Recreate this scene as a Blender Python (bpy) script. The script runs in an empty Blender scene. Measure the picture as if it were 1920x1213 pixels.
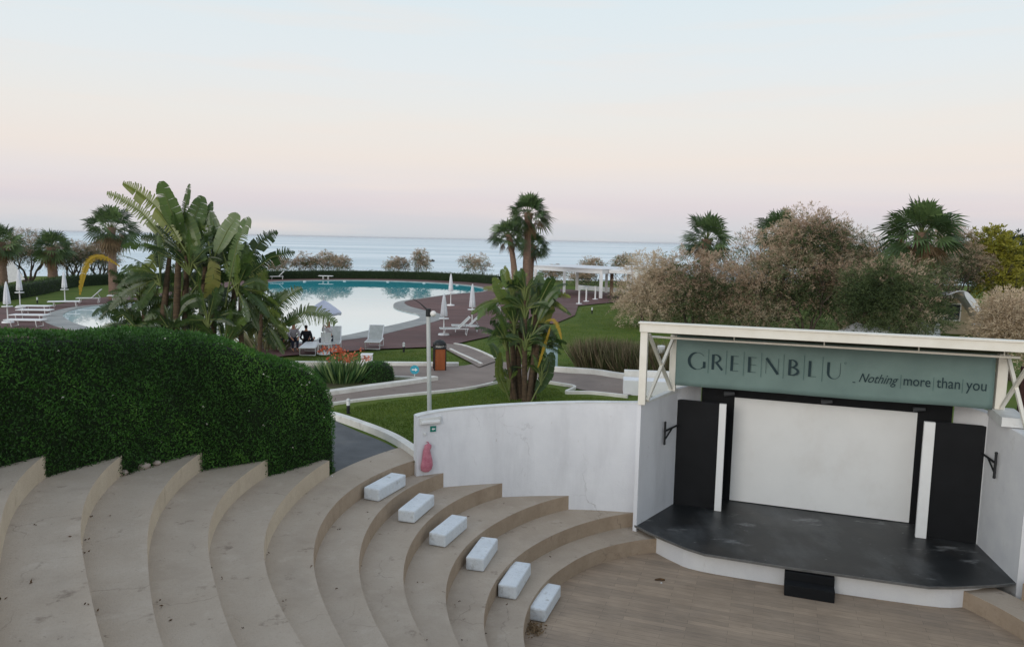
import bpy, math, random
import numpy as np
from mathutils import Vector, Matrix
from mathutils.geometry import tessellate_polygon
sc = bpy.context.scene
R = math.radians
H = 7.3          # camera height above the arena floor
GZ = 2.1         # level of the garden above the arena floor
# ------------------------------------------------------------------ camera
FPX, PITCH, ROLL = 1413.0, R(6.32), 0.020
fw = Vector((0, math.cos(PITCH), -math.sin(PITCH))); up0 = Vector((0, math.sin(PITCH), math.cos(PITCH)))
rt = Vector((1, 0, 0))*math.cos(ROLL) + up0*math.sin(ROLL); up = -Vector((1, 0, 0))*math.sin(ROLL) + up0*math.cos(ROLL)
cam = bpy.data.cameras.new('camera'); co = bpy.data.objects.new('camera', cam); sc.collection.objects.link(co)
cam.sensor_width = 36; cam.lens = FPX*36/1920; cam.clip_end = 60000; cam.clip_start = 0.1
m = Matrix((rt, up, -fw)).transposed().to_4x4(); m.translation = Vector((0, 0, H)); co.matrix_world = m
sc.camera = co
sc.render.resolution_x = 1024; sc.render.resolution_y = 646
sc.view_settings.view_transform = 'Standard'; sc.view_settings.look = 'None'
sc.view_settings.exposure = 0.08; sc.view_settings.gamma = 1
# ------------------------------------------------------------------ sky: dusk, sun just gone behind the camera
SUN_EL, SUN_AZ = R(14), R(215)
w = bpy.data.worlds.new('World'); sc.world = w; w.use_nodes = True
nt = w.node_tree; nt.nodes.clear(); N = nt.nodes.new; K = nt.links.new
out = N('ShaderNodeOutputWorld'); bg = N('ShaderNodeBackground'); K(bg.outputs[0], out.inputs[0])
tc = N('ShaderNodeTexCoord'); sp = N('ShaderNodeSeparateXYZ'); K(tc.outputs['Generated'], sp.inputs[0])
rp = N('ShaderNodeValToRGB'); cr = rp.color_ramp
def srgb(h):
    h = h.lstrip('#'); c = [int(h[i:i+2], 16)/255 for i in (0, 2, 4)]
    return tuple((v/12.92 if v <= .04045 else ((v+.055)/1.055)**2.4) for v in c) + (1,)
stops = [(0.0, '#70747a'), (.4999, '#8a8d92'), (.5, '#c6ccd2'), (.512, '#d0cfd4'), (.522, '#d9d1d6'), (.534, '#e0dadb'), (.55, '#e8dfd9'), (.572, '#e6e3df'), (.605, '#dfe5e8'), (.65, '#d8e4ea'), (.75, '#cddae6'), (1.0, '#b9c8dc')]
cr.elements[0].position = stops[0][0]; cr.elements[0].color = srgb(stops[0][1])
cr.elements[1].position = stops[-1][0]; cr.elements[1].color = srgb(stops[-1][1])
for p, c in stops[1:-1]:
    e = cr.elements.new(p); e.color = srgb(c)
mr = N('ShaderNodeMapRange'); mr.inputs[1].default_value = -1; mr.inputs[2].default_value = 1; K(sp.outputs['Z'], mr.inputs[0]); K(mr.outputs[0], rp.inputs[0])
sky = N('ShaderNodeTexSky'); sky.sky_type = 'NISHITA'; sky.sun_disc = False; sky.sun_elevation = R(3); sky.sun_rotation = SUN_AZ; sky.altitude = 10
sm = N('ShaderNodeMix'); sm.data_type = 'RGBA'; sm.blend_type = 'MULTIPLY'; sm.inputs[0].default_value = 1; sm.inputs[7].default_value = (.12, .12, .12, 1); K(sky.outputs[0], sm.inputs[6])
# a few faint clouds low over the sea
cn = N('ShaderNodeTexNoise'); cn.inputs['Scale'].default_value = 3; cn.inputs['Detail'].default_value = 6
mp = N('ShaderNodeMapping'); mp.inputs['Scale'].default_value = (1, 1, 14); K(tc.outputs['Generated'], mp.inputs[0]); K(mp.outputs[0], cn.inputs[0])
cm = N('ShaderNodeMapRange'); cm.inputs[1].default_value = .5; cm.inputs[2].default_value = .75; cm.inputs[3].default_value = 0; cm.inputs[4].default_value = .4; K(cn.outputs[0], cm.inputs[0])
cmx = N('ShaderNodeMix'); cmx.data_type = 'RGBA'; cmx.inputs[7].default_value = srgb('#eddfd6'); K(cm.outputs[0], cmx.inputs[0]); K(rp.outputs[0], cmx.inputs[6])
mx = N('ShaderNodeMix'); mx.data_type = 'RGBA'; mx.inputs[0].default_value = .06; K(cmx.outputs[2], mx.inputs[6]); K(sm.outputs[2], mx.inputs[7])
K(mx.outputs[2], bg.inputs[0]); bg.inputs[1].default_value = 1.05
sl = bpy.data.lights.new('sun', 'SUN'); so = bpy.data.objects.new('sun', sl); sc.collection.objects.link(so)
sl.energy = 1.2; sl.angle = R(28); sl.color = (1, .94, .87)
so.rotation_euler = Vector((math.sin(SUN_AZ)*math.cos(SUN_EL), math.cos(SUN_AZ)*math.cos(SUN_EL), math.sin(SUN_EL))).to_track_quat('Z', 'Y').to_euler()

# ------------------------------------------------------------------ helpers
col = sc.collection
rng = np.random.default_rng(7); random.seed(7)
def ray(px, py): return fw + rt*((px-960)/FPX) - up*((py-606.5)/FPX)
def P(px, py, z=GZ):
    d = ray(px, py); t = (z-H)/d.z; return Vector((d.x*t, d.y*t, z))
def PY(px, py, Y):
    d = ray(px, py); t = Y/d.y; return Vector((d.x*t, Y, H+d.z*t))
def tag(o, label=None, cat=None, group=None, kind=None):
    if label: o['label'] = label
    if cat: o['category'] = cat
    if group: o['group'] = group
    if kind: o['kind'] = kind
    return o
def empty(name, loc, label, cat, group=None, rz=0):
    o = bpy.data.objects.new(name, None); col.objects.link(o); o.location = loc; o.rotation_euler = (0, 0, rz); o.empty_display_size = .2
    o['rz'] = rz
    return tag(o, label, cat, group)
def copy_tree(o, parent=None):
    c = o.copy(); col.objects.link(c)
    if parent: c.parent = parent
    for ch in list(o.children): copy_tree(ch, c)
    return c
class MB:
    def __init__(s): s.v = []; s.f = []; s.sm = []
    def add(s, vs, fs, smooth=False):
        b = len(s.v); s.v += [tuple(v) for v in vs]; s.f += [tuple(b+i for i in f) for f in fs]; s.sm += [smooth]*len(fs); return s
    def box(s, c, d, rz=0, M=None):
        x, y, z = d[0]/2, d[1]/2, d[2]/2
        vs = [Vector(q) for q in ((-x,-y,-z),(x,-y,-z),(x,y,-z),(-x,y,-z),(-x,-y,z),(x,-y,z),(x,y,z),(-x,y,z))]
        r = M if M else Matrix.Rotation(rz, 3, 'Z')
        return s.add([r@v+Vector(c) for v in vs], [(0,3,2,1),(4,5,6,7),(0,1,5,4),(1,2,6,5),(2,3,7,6),(3,0,4,7)])
    def beam(s, a, b, wd, ht, upv=(0,0,1)):
        a, b = Vector(a), Vector(b); d = b-a; L = d.length; d.normalize(); u = Vector(upv)
        sd = d.cross(u).normalized(); u = sd.cross(d)
        M = Matrix((d, sd, u)).transposed(); return s.box((a+b)/2, (L, wd, ht), M=M)
    def prism(s, poly, z0, z1):
        n = len(poly); zt = z1 if callable(z1) else (lambda x, y: z1)
        vs = [(p[0], p[1], z0) for p in poly] + [(p[0], p[1], zt(p[0], p[1])) for p in poly]
        tri = tessellate_polygon([[Vector((p[0], p[1], 0)) for p in poly]])
        ar = sum(poly[i][0]*poly[(i+1) % n][1]-poly[(i+1) % n][0]*poly[i][1] for i in range(n))
        fs = []
        for t in tri:
            a, b, c = [Vector((poly[i][0], poly[i][1])) for i in t]
            if (b-a).cross(c-a) < 0: t = t[::-1]
            fs.append(tuple(i+n for i in t)); fs.append(tuple(t[::-1]))
        for i in range(n):
            j = (i+1) % n
            fs.append((i, j, j+n, i+n) if ar > 0 else (j, i, i+n, j+n))
        return s.add(vs, fs)
    def tube(s, pts, rad, n=8, cap=True):
        pts = [Vector(p) for p in pts]; rad = rad if hasattr(rad, '__len__') else [rad]*len(pts)
        vs = []; ref = Vector((.31, .95, .05))
        for i, p in enumerate(pts):
            d = (pts[min(i+1, len(pts)-1)]-pts[max(i-1, 0)]).normalized()
            a = d.cross(ref)
            if a.length < .1: a = d.cross(Vector((1, 0, 0)))
            a.normalize(); b = d.cross(a)
            for k in range(n):
                t = 2*math.pi*k/n; vs.append(p+(a*math.cos(t)+b*math.sin(t))*rad[i])
        fs = [(i*n+k, i*n+(k+1) % n, (i+1)*n+(k+1) % n, (i+1)*n+k) for i in range(len(pts)-1) for k in range(n)]
        s.add(vs, fs, True)
        if cap: s.add(vs[:n], [tuple(range(n))[::-1]]); s.add(vs[-n:], [tuple(range(n))])
        return s
    def lathe(s, prof, n=24, c=(0,0,0), pleat=0, np_=8):
        vs = []
        for r_, z in prof:
            for k in range(n):
                t = 2*math.pi*k/n; rr = r_*(1+pleat*math.cos(np_*t)); vs.append((c[0]+rr*math.cos(t), c[1]+rr*math.sin(t), c[2]+z))
        fs = [(i*n+k, i*n+(k+1) % n, (i+1)*n+(k+1) % n, (i+1)*n+k) for i in range(len(prof)-1) for k in range(n)]
        return s.add(vs, fs, True)
    def ball(s, c, r, n=12, sz=1, jit=0):
        vs = []; c = Vector(c); m_ = n//2
        for i in range(m_+1):
            a = math.pi*i/m_
            for k in range(n):
                t = 2*math.pi*k/n; q = 1+random.uniform(-jit, jit)
                vs.append(c+Vector((r*math.sin(a)*math.cos(t)*q, r*math.sin(a)*math.sin(t)*q, r*sz*math.cos(a)*q)))
        fs = [(i*n+k, (i+1)*n+k, (i+1)*n+(k+1) % n, i*n+(k+1) % n) for i in range(m_) for k in range(n)]
        return s.add(vs, fs, True)
    def build(s, name, mat_, parent=None, bevel=0, local=False, solid=0):
        vs = s.v
        if parent is not None and not local:
            Mi = (Matrix.Translation(parent.location)@Matrix.Rotation(parent.get('rz', 0), 4, 'Z')).inverted() if parent.parent is None else None
            if Mi is None:
                g = parent.parent; Mi = (Matrix.Translation(g.location)@Matrix.Rotation(g.get('rz', 0), 4, 'Z')).inverted()
            vs = [tuple(Mi@Vector(v)) for v in vs]
        me = bpy.data.meshes.new(name); me.from_pydata(vs, [], s.f); me.update()
        me.polygons.foreach_set('use_smooth', s.sm)
        o = bpy.data.objects.new(name, me); col.objects.link(o); me.materials.append(mat_)
        if parent: o.parent = parent
        if bevel: b = o.modifiers.new('bevel', 'BEVEL'); b.width = bevel; b.segments = 2; b.limit_method = 'ANGLE'
        if solid: b = o.modifiers.new('solid', 'SOLIDIFY'); b.thickness = solid
        return o
def sheet(name, loops, z, mat_):
    L = [[Vector((p[0], p[1], 0)) for p in l] for l in loops]; tri = tessellate_polygon(L)
    flat = [p for l in L for p in l]; fs = []
    for t in tri:
        a, b, c = [flat[i].xy for i in t]; fs.append(t if (b-a).cross(c-a) > 0 else t[::-1])
    mb = MB(); mb.add([(p.x, p.y, z) for p in flat], fs); return mb.build(name, mat_)
def catmull(pts, k=8, closed=False):
    pts = [Vector(p) for p in pts]; n = len(pts); o = []
    for i in range(n if closed else n-1):
        g = (lambda j: pts[j % n]) if closed else (lambda j: pts[max(0, min(n-1, j))])
        a, b, c, d = g(i-1), g(i), g(i+1), g(i+2)
        for q in range(k):
            t = q/k; o.append(.5*((2*b)+(c-a)*t+(2*a-5*b+4*c-d)*t*t+(3*b-a-3*c+d)*t**3))
    if not closed: o.append(pts[-1])
    return o
def offset(line, d):
    o = []
    for i, p in enumerate(line):
        t = (line[min(i+1, len(line)-1)]-line[max(i-1, 0)]); t = Vector((t.x, t.y)).normalized(); o.append(Vector((p.x-t.y*d, p.y+t.x*d, p.z)))
    return o
def ribbon_sheet(mb, a, b):
    n = len(a); vs = list(a)+list(b); return mb.add(vs, [(i, i+1, n+i+1, n+i) for i in range(n-1)])
def wall_strip(mb, line, th, z0, zt):
    """curved slab: line = front face, thickness th to the left of its direction"""
    L = [Vector(p) for p in line]; B = offset(L, th); n = len(L)
    zz = [zt(i/(n-1)) for i in range(n)] if callable(zt) else [zt]*n
    vs = [(p.x, p.y, z0) for p in L]+[(p.x, p.y, z) for p, z in zip(L, zz)]+[(p.x, p.y, z0) for p in B]+[(p.x, p.y, z) for p, z in zip(B, zz)]
    fs = []
    for i in range(n-1): fs += [(i, i+1, n+i+1, n+i), (n+i, n+i+1, 3*n+i+1, 3*n+i), (2*n+i+1, 2*n+i, 3*n+i, 3*n+i+1), (2*n+i, 2*n+i+1, i+1, i)]
    fs += [(0, n, 3*n, 2*n), (n-1, 3*n-1, 4*n-1, 2*n-1)]
    return mb.add(vs, fs)

# ------------------------------------------------------------------ materials
def mat(name, c1, c2=None, scale=3, rough=.8, bump=0, detail=6, stretch=(1, 1, 1), pos=True, stains=None, spec=.3, metal=0, contrast=(.35, .65), fine=None, trans=0, emit=None):
    m_ = bpy.data.materials.new(name); m_.use_nodes = True; t = m_.node_tree; b = t.nodes['Principled BSDF']; A = t.nodes.new; LK = t.links.new
    c1 = srgb(c1) if isinstance(c1, str) else tuple(c1)+(1,)
    c2 = c1 if c2 is None else (srgb(c2) if isinstance(c2, str) else tuple(c2)+(1,))
    b.inputs['Roughness'].default_value = rough; b.inputs['Specular IOR Level'].default_value = spec; b.inputs['Metallic'].default_value = metal
    if pos: src = A('ShaderNodeNewGeometry').outputs['Position']
    else: src = A('ShaderNodeTexCoord').outputs['Object']
    mp_ = A('ShaderNodeMapping'); mp_.inputs['Scale'].default_value = stretch; LK(src, mp_.inputs[0])
    n_ = A('ShaderNodeTexNoise'); n_.inputs['Scale'].default_value = scale; n_.inputs['Detail'].default_value = detail; n_.inputs['Roughness'].default_value = .6; LK(mp_.outputs[0], n_.inputs[0])
    r_ = A('ShaderNodeMapRange'); r_.inputs[1].default_value = contrast[0]; r_.inputs[2].default_value = contrast[1]; LK(n_.outputs[0], r_.inputs[0])
    x_ = A('ShaderNodeMix'); x_.data_type = 'RGBA'; LK(r_.outputs[0], x_.inputs[0]); x_.inputs[6].default_value = c1; x_.inputs[7].default_value = c2
    res = x_.outputs[2]
    for st in (stains or []):          # (colour, scale, lo, hi, amount, stretch)
        q = A('ShaderNodeMapping'); q.inputs['Scale'].default_value = st[5]; q.inputs['Location'].default_value = (st[1]*1.7, 3.1, 7.7); LK(src, q.inputs[0])
        n2 = A('ShaderNodeTexNoise'); n2.inputs['Scale'].default_value = st[1]; n2.inputs['Detail'].default_value = 8; n2.inputs['Roughness'].default_value = .65; LK(q.outputs[0], n2.inputs[0])
        r2 = A('ShaderNodeMapRange'); r2.inputs[1].default_value = st[2]; r2.inputs[2].default_value = st[3]; r2.inputs[4].default_value = st[4]; LK(n2.outputs[0], r2.inputs[0])
        x2 = A('ShaderNodeMix'); x2.data_type = 'RGBA'; LK(r2.outputs[0], x2.inputs[0]); LK(res, x2.inputs[6]); x2.inputs[7].default_value = srgb(st[0]); res = x2.outputs[2]
    LK(res, b.inputs['Base Color'])
    if bump:
        bn = A('ShaderNodeBump'); bn.inputs['Strength'].default_value = bump; bn.inputs['Distance'].default_value = .02
        n3 = A('ShaderNodeTexNoise'); n3.inputs['Scale'].default_value = fine or scale*6; n3.inputs['Detail'].default_value = 5; LK(mp_.outputs[0], n3.inputs[0]); LK(n3.outputs[0], bn.inputs['Height']); LK(bn.outputs[0], b.inputs['Normal'])
    if emit: b.inputs['Emission Color'].default_value = srgb(emit[0]); b.inputs['Emission Strength'].default_value = emit[1]
    return m_
def leafmat(name, cols, trans=.25, rough=.55, spec=.35):
    """cols: list of hex, picked along the per-face attribute 'tint'"""
    m_ = bpy.data.materials.new(name); m_.use_nodes = True; t = m_.node_tree; b = t.nodes['Principled BSDF']; A = t.nodes.new; LK = t.links.new
    at_ = A('ShaderNodeAttribute'); at_.attribute_name = 'tint'
    r_ = A('ShaderNodeValToRGB'); e = r_.color_ramp.elements
    e[0].color = srgb(cols[0]); e[1].color = srgb(cols[-1])
    for i, c in enumerate(cols[1:-1]): q = e.new((i+1)/(len(cols)-1)); q.color = srgb(c)
    LK(at_.outputs['Fac'], r_.inputs[0]); LK(r_.outputs[0], b.inputs['Base Color'])
    b.inputs['Roughness'].default_value = rough; b.inputs['Specular IOR Level'].default_value = spec
    if trans:
        tr = A('ShaderNodeBsdfTranslucent'); LK(r_.outputs[0], tr.inputs[0]); ms = A('ShaderNodeMixShader'); ms.inputs[0].default_value = trans
        LK(b.outputs[0], ms.inputs[1]); LK(tr.outputs[0], ms.inputs[2]); LK(ms.outputs[0], t.nodes['Material Output'].inputs[0])
    return m_
M = {}
M['concrete'] = mat('tier_concrete', '#a99b8b', '#b3a697', 1.3, .88, .3, stretch=(1, 1, 1), fine=45, contrast=(.3, .7), stains=[('#8b7d6f', .8, .5, .8, .6, (1, 1, 1)), ('#c4b8aa', 1.9, .58, .75, .5, (1, 1, 1)), ('#6a5c50', 2.6, .62, .7, .6, (1, 1, 1)), ('#594c42', 7, .66, .72, .6, (1, 1, 1)), ('#9a8b7c', 24, .5, .7, .35, (1, 1, 1))])
M['riser'] = mat('riser_render', '#a3917d', '#ae9c88', 2, .88, .3, fine=45, stains=[('#8f7d6a', 14, .5, .7, .4, (1, 1, 1)), ('#7c6a58', 1.6, .55, .75, .5, (1, 1, .4)), ('#5a4b40', 5, .66, .74, .5, (1, 1, .5))])
M['riser_lit'] = mat('riser_render_lit', '#bfb09b', '#c8baa5', 2, .88, .3, fine=45, stains=[('#97866f', 3.2, .62, .72, .5, (1, 1, .5)), ('#ab9c86', 16, .5, .7, .4, (1, 1, 1)), ('#a39074', 1.6, .58, .8, .4, (1, 1, .4))])  # riser colour lightened for the upper left rows: brighter skylight painted in
def cracks(m_, scale, amount, seed=0, colr='#4a4038'):
    t = m_.node_tree; A = t.nodes.new; LK = t.links.new; b = t.nodes['Principled BSDF']; src = b.inputs['Base Color'].links[0].from_socket
    g = A('ShaderNodeNewGeometry'); wn = A('ShaderNodeTexNoise'); wn.inputs['Scale'].default_value = 2.5; wn.inputs['Detail'].default_value = 5; LK(g.outputs['Position'], wn.inputs[0])
    ad = A('ShaderNodeVectorMath'); ad.operation = 'MULTIPLY_ADD'; ad.inputs[1].default_value = (.5, .5, .5); LK(wn.outputs['Color'], ad.inputs[0]); LK(g.outputs['Position'], ad.inputs[2])
    v = A('ShaderNodeTexVoronoi'); v.feature = 'DISTANCE_TO_EDGE'; v.inputs['Scale'].default_value = scale; LK(ad.outputs[0], v.inputs['Vector'])
    r1 = A('ShaderNodeMapRange'); r1.inputs[1].default_value = .003*scale; r1.inputs[2].default_value = .011*scale; r1.inputs[3].default_value = 1; r1.inputs[4].default_value = 0; LK(v.outputs['Distance'], r1.inputs[0])
    n2 = A('ShaderNodeTexNoise'); n2.inputs['Scale'].default_value = .8; n2.inputs['W' if False else 'Detail'].default_value = 3; LK(g.outputs['Position'], n2.inputs[0])
    r2 = A('ShaderNodeMapRange'); r2.inputs[1].default_value = .5; r2.inputs[2].default_value = .62; r2.inputs[4].default_value = amount; LK(n2.outputs[0], r2.inputs[0])
    mu = A('ShaderNodeMath'); mu.operation = 'MULTIPLY'; LK(r1.outputs[0], mu.inputs[0]); LK(r2.outputs[0], mu.inputs[1])
    x = A('ShaderNodeMix'); x.data_type = 'RGBA'; LK(mu.outputs[0], x.inputs[0]); LK(src, x.inputs[6]); x.inputs[7].default_value = srgb(colr); LK(x.outputs[2], b.inputs['Base Color'])
cracks(M['concrete'], .55, .35); cracks(M['riser'], .7, .4)
def planks():
    m_ = mat('arena_planks', '#a99784', '#9c8b79', 1.2, .6, 0, stains=[('#857a70', .7, .5, .75, .5, (1, 1, 1)), ('#6a5c50', 3, .62, .8, .4, (1, 1, 1))])
    t = m_.node_tree; A = t.nodes.new; LK = t.links.new; b = t.nodes['Principled BSDF']
    src = b.inputs['Base Color'].links[0].from_socket
    g = A('ShaderNodeNewGeometry'); mp_ = A('ShaderNodeMapping'); mp_.inputs['Rotation'].default_value = (0, 0, R(19)); LK(g.outputs['Position'], mp_.inputs[0])
    br = A('ShaderNodeTexBrick'); br.inputs['Scale'].default_value = 1; br.inputs['Brick Width'].default_value = 1.2; br.inputs['Row Height'].default_value = .15; br.inputs['Mortar Size'].default_value = .004; br.inputs['Mortar Smooth'].default_value = .3
    br.inputs['Color1'].default_value = (.84, .84, .84, 1); br.inputs['Color2'].default_value = (1.08, 1.06, 1.04, 1); br.inputs['Mortar'].default_value = (.55, .55, .55, 1); br.offset = .37; LK(mp_.outputs[0], br.inputs[0])
    x = A('ShaderNodeMix'); x.data_type = 'RGBA'; x.blend_type = 'MULTIPLY'; x.inputs[0].default_value = 1; LK(src, x.inputs[6]); LK(br.outputs[0], x.inputs[7])
    mp2 = A('ShaderNodeMapping'); mp2.inputs['Scale'].default_value = (1.2, 22, 1); LK(mp_.outputs[0], mp2.inputs[0])
    gn = A('ShaderNodeTexNoise'); gn.inputs['Scale'].default_value = 2.2; gn.inputs['Detail'].default_value = 7; LK(mp2.outputs[0], gn.inputs[0])
    gr = A('ShaderNodeMapRange'); gr.inputs[1].default_value = .3; gr.inputs[2].default_value = .7; gr.inputs[3].default_value = .8; gr.inputs[4].default_value = 1.12; LK(gn.outputs[0], gr.inputs[0])
    x2 = A('ShaderNodeMix'); x2.data_type = 'RGBA'; x2.blend_type = 'MULTIPLY'; x2.inputs[0].default_value = 1; LK(x.outputs[2], x2.inputs[6]); LK(gr.outputs[0], x2.inputs[7]); LK(x2.outputs[2], b.inputs['Base Color'])
    return m_
M['planks'] = planks()
M['plaster'] = mat('white_plaster', '#e6e8ec', '#dcdee3', 1.1, .85, .35, fine=22, contrast=(.3, .7), stains=[('#bfc0c4', 1.6, .5, .75, .5, (1, 1, .18)), ('#a39d93', 6, .66, .72, .5, (1, 1, .5)), ('#b4b2b0', .9, .6, .8, .5, (1, 1, .6)), ('#8d867c', 2.3, .7, .78, .6, (1, 1, .7))])
M['plaster_clean'] = mat('white_paint', '#e6e7e8', '#dcdde0', 1.5, .8, .25, fine=22, stains=[('#a8a098', 1.9, .62, .72, .45, (1, 1, .5)), ('#bdbab4', 2.5, .62, .8, .35, (1, 1, .5))])
cracks(M['plaster'], .6, .35, colr='#7d7a78')
M['cap'] = mat('wall_cap', '#dfe1e0', '#cfd0ce', 3, .8, .1, stains=[('#a29e96', 3, .6, .75, .5, (1, 1, 1))])
M['kerb'] = mat('kerb_paint', '#e2e0da', '#cfccc4', 2, .85, .2, stains=[('#8f8a80', 2.5, .6, .75, .6, (1, 1, 1))])
M['cream'] = mat('cream_steel', '#e9e6dc', '#e0dcd0', 2, .55, .04, stains=[('#8a6a55', 4, .72, .78, .6, (1, 1, .5)), ('#bdb5a4', 1.5, .6, .8, .4, (1, 1, 1))])
M['black'] = mat('stage_black_wall', '#0f1114', '#15171a', 1.5, .75, .1)
M['stagefloor'] = mat('stage_floor', '#1d2022', '#26292b', 1.2, .42, .1, fine=12, spec=.5, stains=[('#5a5d5f', .8, .5, .72, .8, (1, .5, 1)), ('#a2a5a6', 1.9, .6, .72, .6, (.6, 1.4, 1)), ('#b8baba', 9, .68, .73, .7, (.5, 1, 1)), ('#46403a', .5, .5, .7, .4, (1, 1, 1))])
M['screen'] = mat('screen_paint', '#eef0f0', '#e6e8e8', .5, .8, .15, fine=8, stains=[('#cfccc7', .8, .5, .8, .5, (1, 1, .7)), ('#b5aea6', 7, .7, .76, .4, (1, 1, 1))])
M['alu'] = mat('edge_trim', '#8b8c8c', '#777878', 3, .4, 0, metal=.6)
M['banner'] = mat('banner_fabric', '#748b87', '#6c827f', 1.2, .7, .6, fine=1.6, stains=[('#5f7875', 1.1, .5, .8, .5, (1, 1, 1))])
M['ink'] = mat('banner_ink', '#20353b', '#283d42', 4, .7)
M['inkthin'] = mat('banner_ink_thin', '#44605f', '#3e5a5a', 4, .7)
M['roof'] = mat('roof_sheet', '#4a443c', '#55503f', 1, .8)
M['grass'] = mat('lawn', '#51632a', '#606c32', .35, .95, .6, fine=30, spec=.1, stains=[('#3f5a24', 1.2, .45, .7, .7, (1, 1, 1)), ('#7a6f45', .5, .6, .8, .5, (1, 1, 1)), ('#6c7a3c', 5, .55, .75, .45, (1, 1, 1))])
M['soil'] = mat('bed_soil', '#4a4433', '#566038', 1.5, .95, .5)
M['path'] = mat('path_stone', '#8d8078', '#7f736c', .9, .85, .2, stains=[('#a09286', .6, .5, .75, .4, (1, 1, 1)), ('#6a5e57', 2.4, .6, .75, .5, (1, 1, 1))], fine=25)
M['asphalt'] = mat('path_asphalt', '#67696b', '#5c5e60', 2, .9, .4, fine=60, stains=[('#85827c', .8, .55, .8, .4, (1, 1, 1))])
def deckmat():
    m_ = mat('deck_boards', '#6b4c48', '#5e4441', .25, .75, 0, stains=[('#7c6a68', .3, .5, .7, .5, (1, 1, 1)), ('#6f4540', .5, .55, .75, .5, (1, 1, 1))])
    t = m_.node_tree; A = t.nodes.new; LK = t.links.new; b = t.nodes['Principled BSDF']; src = b.inputs['Base Color'].links[0].from_socket
    g = A('ShaderNodeNewGeometry'); mp_ = A('ShaderNodeMapping'); mp_.inputs['Rotation'].default_value = (0, 0, R(6)); LK(g.outputs['Position'], mp_.inputs[0])
    br = A('ShaderNodeTexBrick'); br.inputs['Scale'].default_value = 1; br.inputs['Brick Width'].default_value = 4; br.inputs['Row Height'].default_value = .5; br.inputs['Mortar Size'].default_value = .03; br.inputs['Mortar Smooth'].default_value = 1
    br.inputs['Color1'].default_value = (.85, .85, .86, 1); br.inputs['Color2'].default_value = (1.1, 1.08, 1.08, 1); br.inputs['Mortar'].default_value = (.7, .7, .7, 1); LK(mp_.outputs[0], br.inputs[0])
    x = A('ShaderNodeMix'); x.data_type = 'RGBA'; x.blend_type = 'MULTIPLY'; x.inputs[0].default_value = 1; LK(src, x.inputs[6]); LK(br.outputs[0], x.inputs[7]); LK(x.outputs[2], b.inputs['Base Color'])
    return m_
M['deck'] = deckmat()
M['rim'] = mat('pool_rim', '#a3a39f', '#8f908e', .8, .8, .1, stains=[('#767674', 1, .5, .75, .5, (1, 1, 1))])
def seamat():
    m_ = bpy.data.materials.new('sea_water'); m_.use_nodes = True; t = m_.node_tree; b = t.nodes['Principled BSDF']; A = t.nodes.new; LK = t.links.new
    g = A('ShaderNodeNewGeometry'); mp_ = A('ShaderNodeMapping'); mp_.inputs['Scale'].default_value = (.22, 1, 1); LK(g.outputs['Position'], mp_.inputs[0])
    big = A('ShaderNodeTexNoise'); big.inputs['Scale'].default_value = .006; big.inputs['Detail'].default_value = 9; big.inputs['Roughness'].default_value = .68; LK(mp_.outputs[0], big.inputs[0])
    rm = A('ShaderNodeMapRange'); rm.inputs[1].default_value = .38; rm.inputs[2].default_value = .62; LK(big.outputs[0], rm.inputs[0])
    x = A('ShaderNodeMix'); x.data_type = 'RGBA'; x.inputs[6].default_value = srgb('#a4c2cf'); x.inputs[7].default_value = srgb('#e2eff5'); LK(rm.outputs[0], x.inputs[0]); LK(x.outputs[2], b.inputs['Base Color'])
    b.inputs['Roughness'].default_value = .3; b.inputs['IOR'].default_value = 1.33
    n_ = A('ShaderNodeTexNoise'); n_.inputs['Scale'].default_value = .12; n_.inputs['Detail'].default_value = 6; LK(mp_.outputs[0], n_.inputs[0])
    bn = A('ShaderNodeBump'); bn.inputs['Strength'].default_value = .9; bn.inputs['Distance'].default_value = 1.2; LK(n_.outputs[0], bn.inputs['Height']); LK(bn.outputs[0], b.inputs['Normal'])
    return m_
def water(name, base, rough, ior, bscale, bstr, stretch):
    m_ = bpy.data.materials.new(name); m_.use_nodes = True; t = m_.node_tree; b = t.nodes['Principled BSDF']; A = t.nodes.new; LK = t.links.new
    b.inputs['Base Color'].default_value = srgb(base); b.inputs['Roughness'].default_value = rough; b.inputs['IOR'].default_value = ior
    g = A('ShaderNodeNewGeometry'); mp_ = A('ShaderNodeMapping'); mp_.inputs['Scale'].default_value = stretch; LK(g.outputs['Position'], mp_.inputs[0])
    n_ = A('ShaderNodeTexNoise'); n_.inputs['Scale'].default_value = bscale; n_.inputs['Detail'].default_value = 5; LK(mp_.outputs[0], n_.inputs[0])
    bn = A('ShaderNodeBump'); bn.inputs['Strength'].default_value = bstr; bn.inputs['Distance'].default_value = .1; LK(n_.outputs[0], bn.inputs['Height']); LK(bn.outputs[0], b.inputs['Normal'])
    return m_
M['pool'] = water('pool_water', '#a0e6ee', .015, 1.75, .5, .012, (1, 1, 1))
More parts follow.
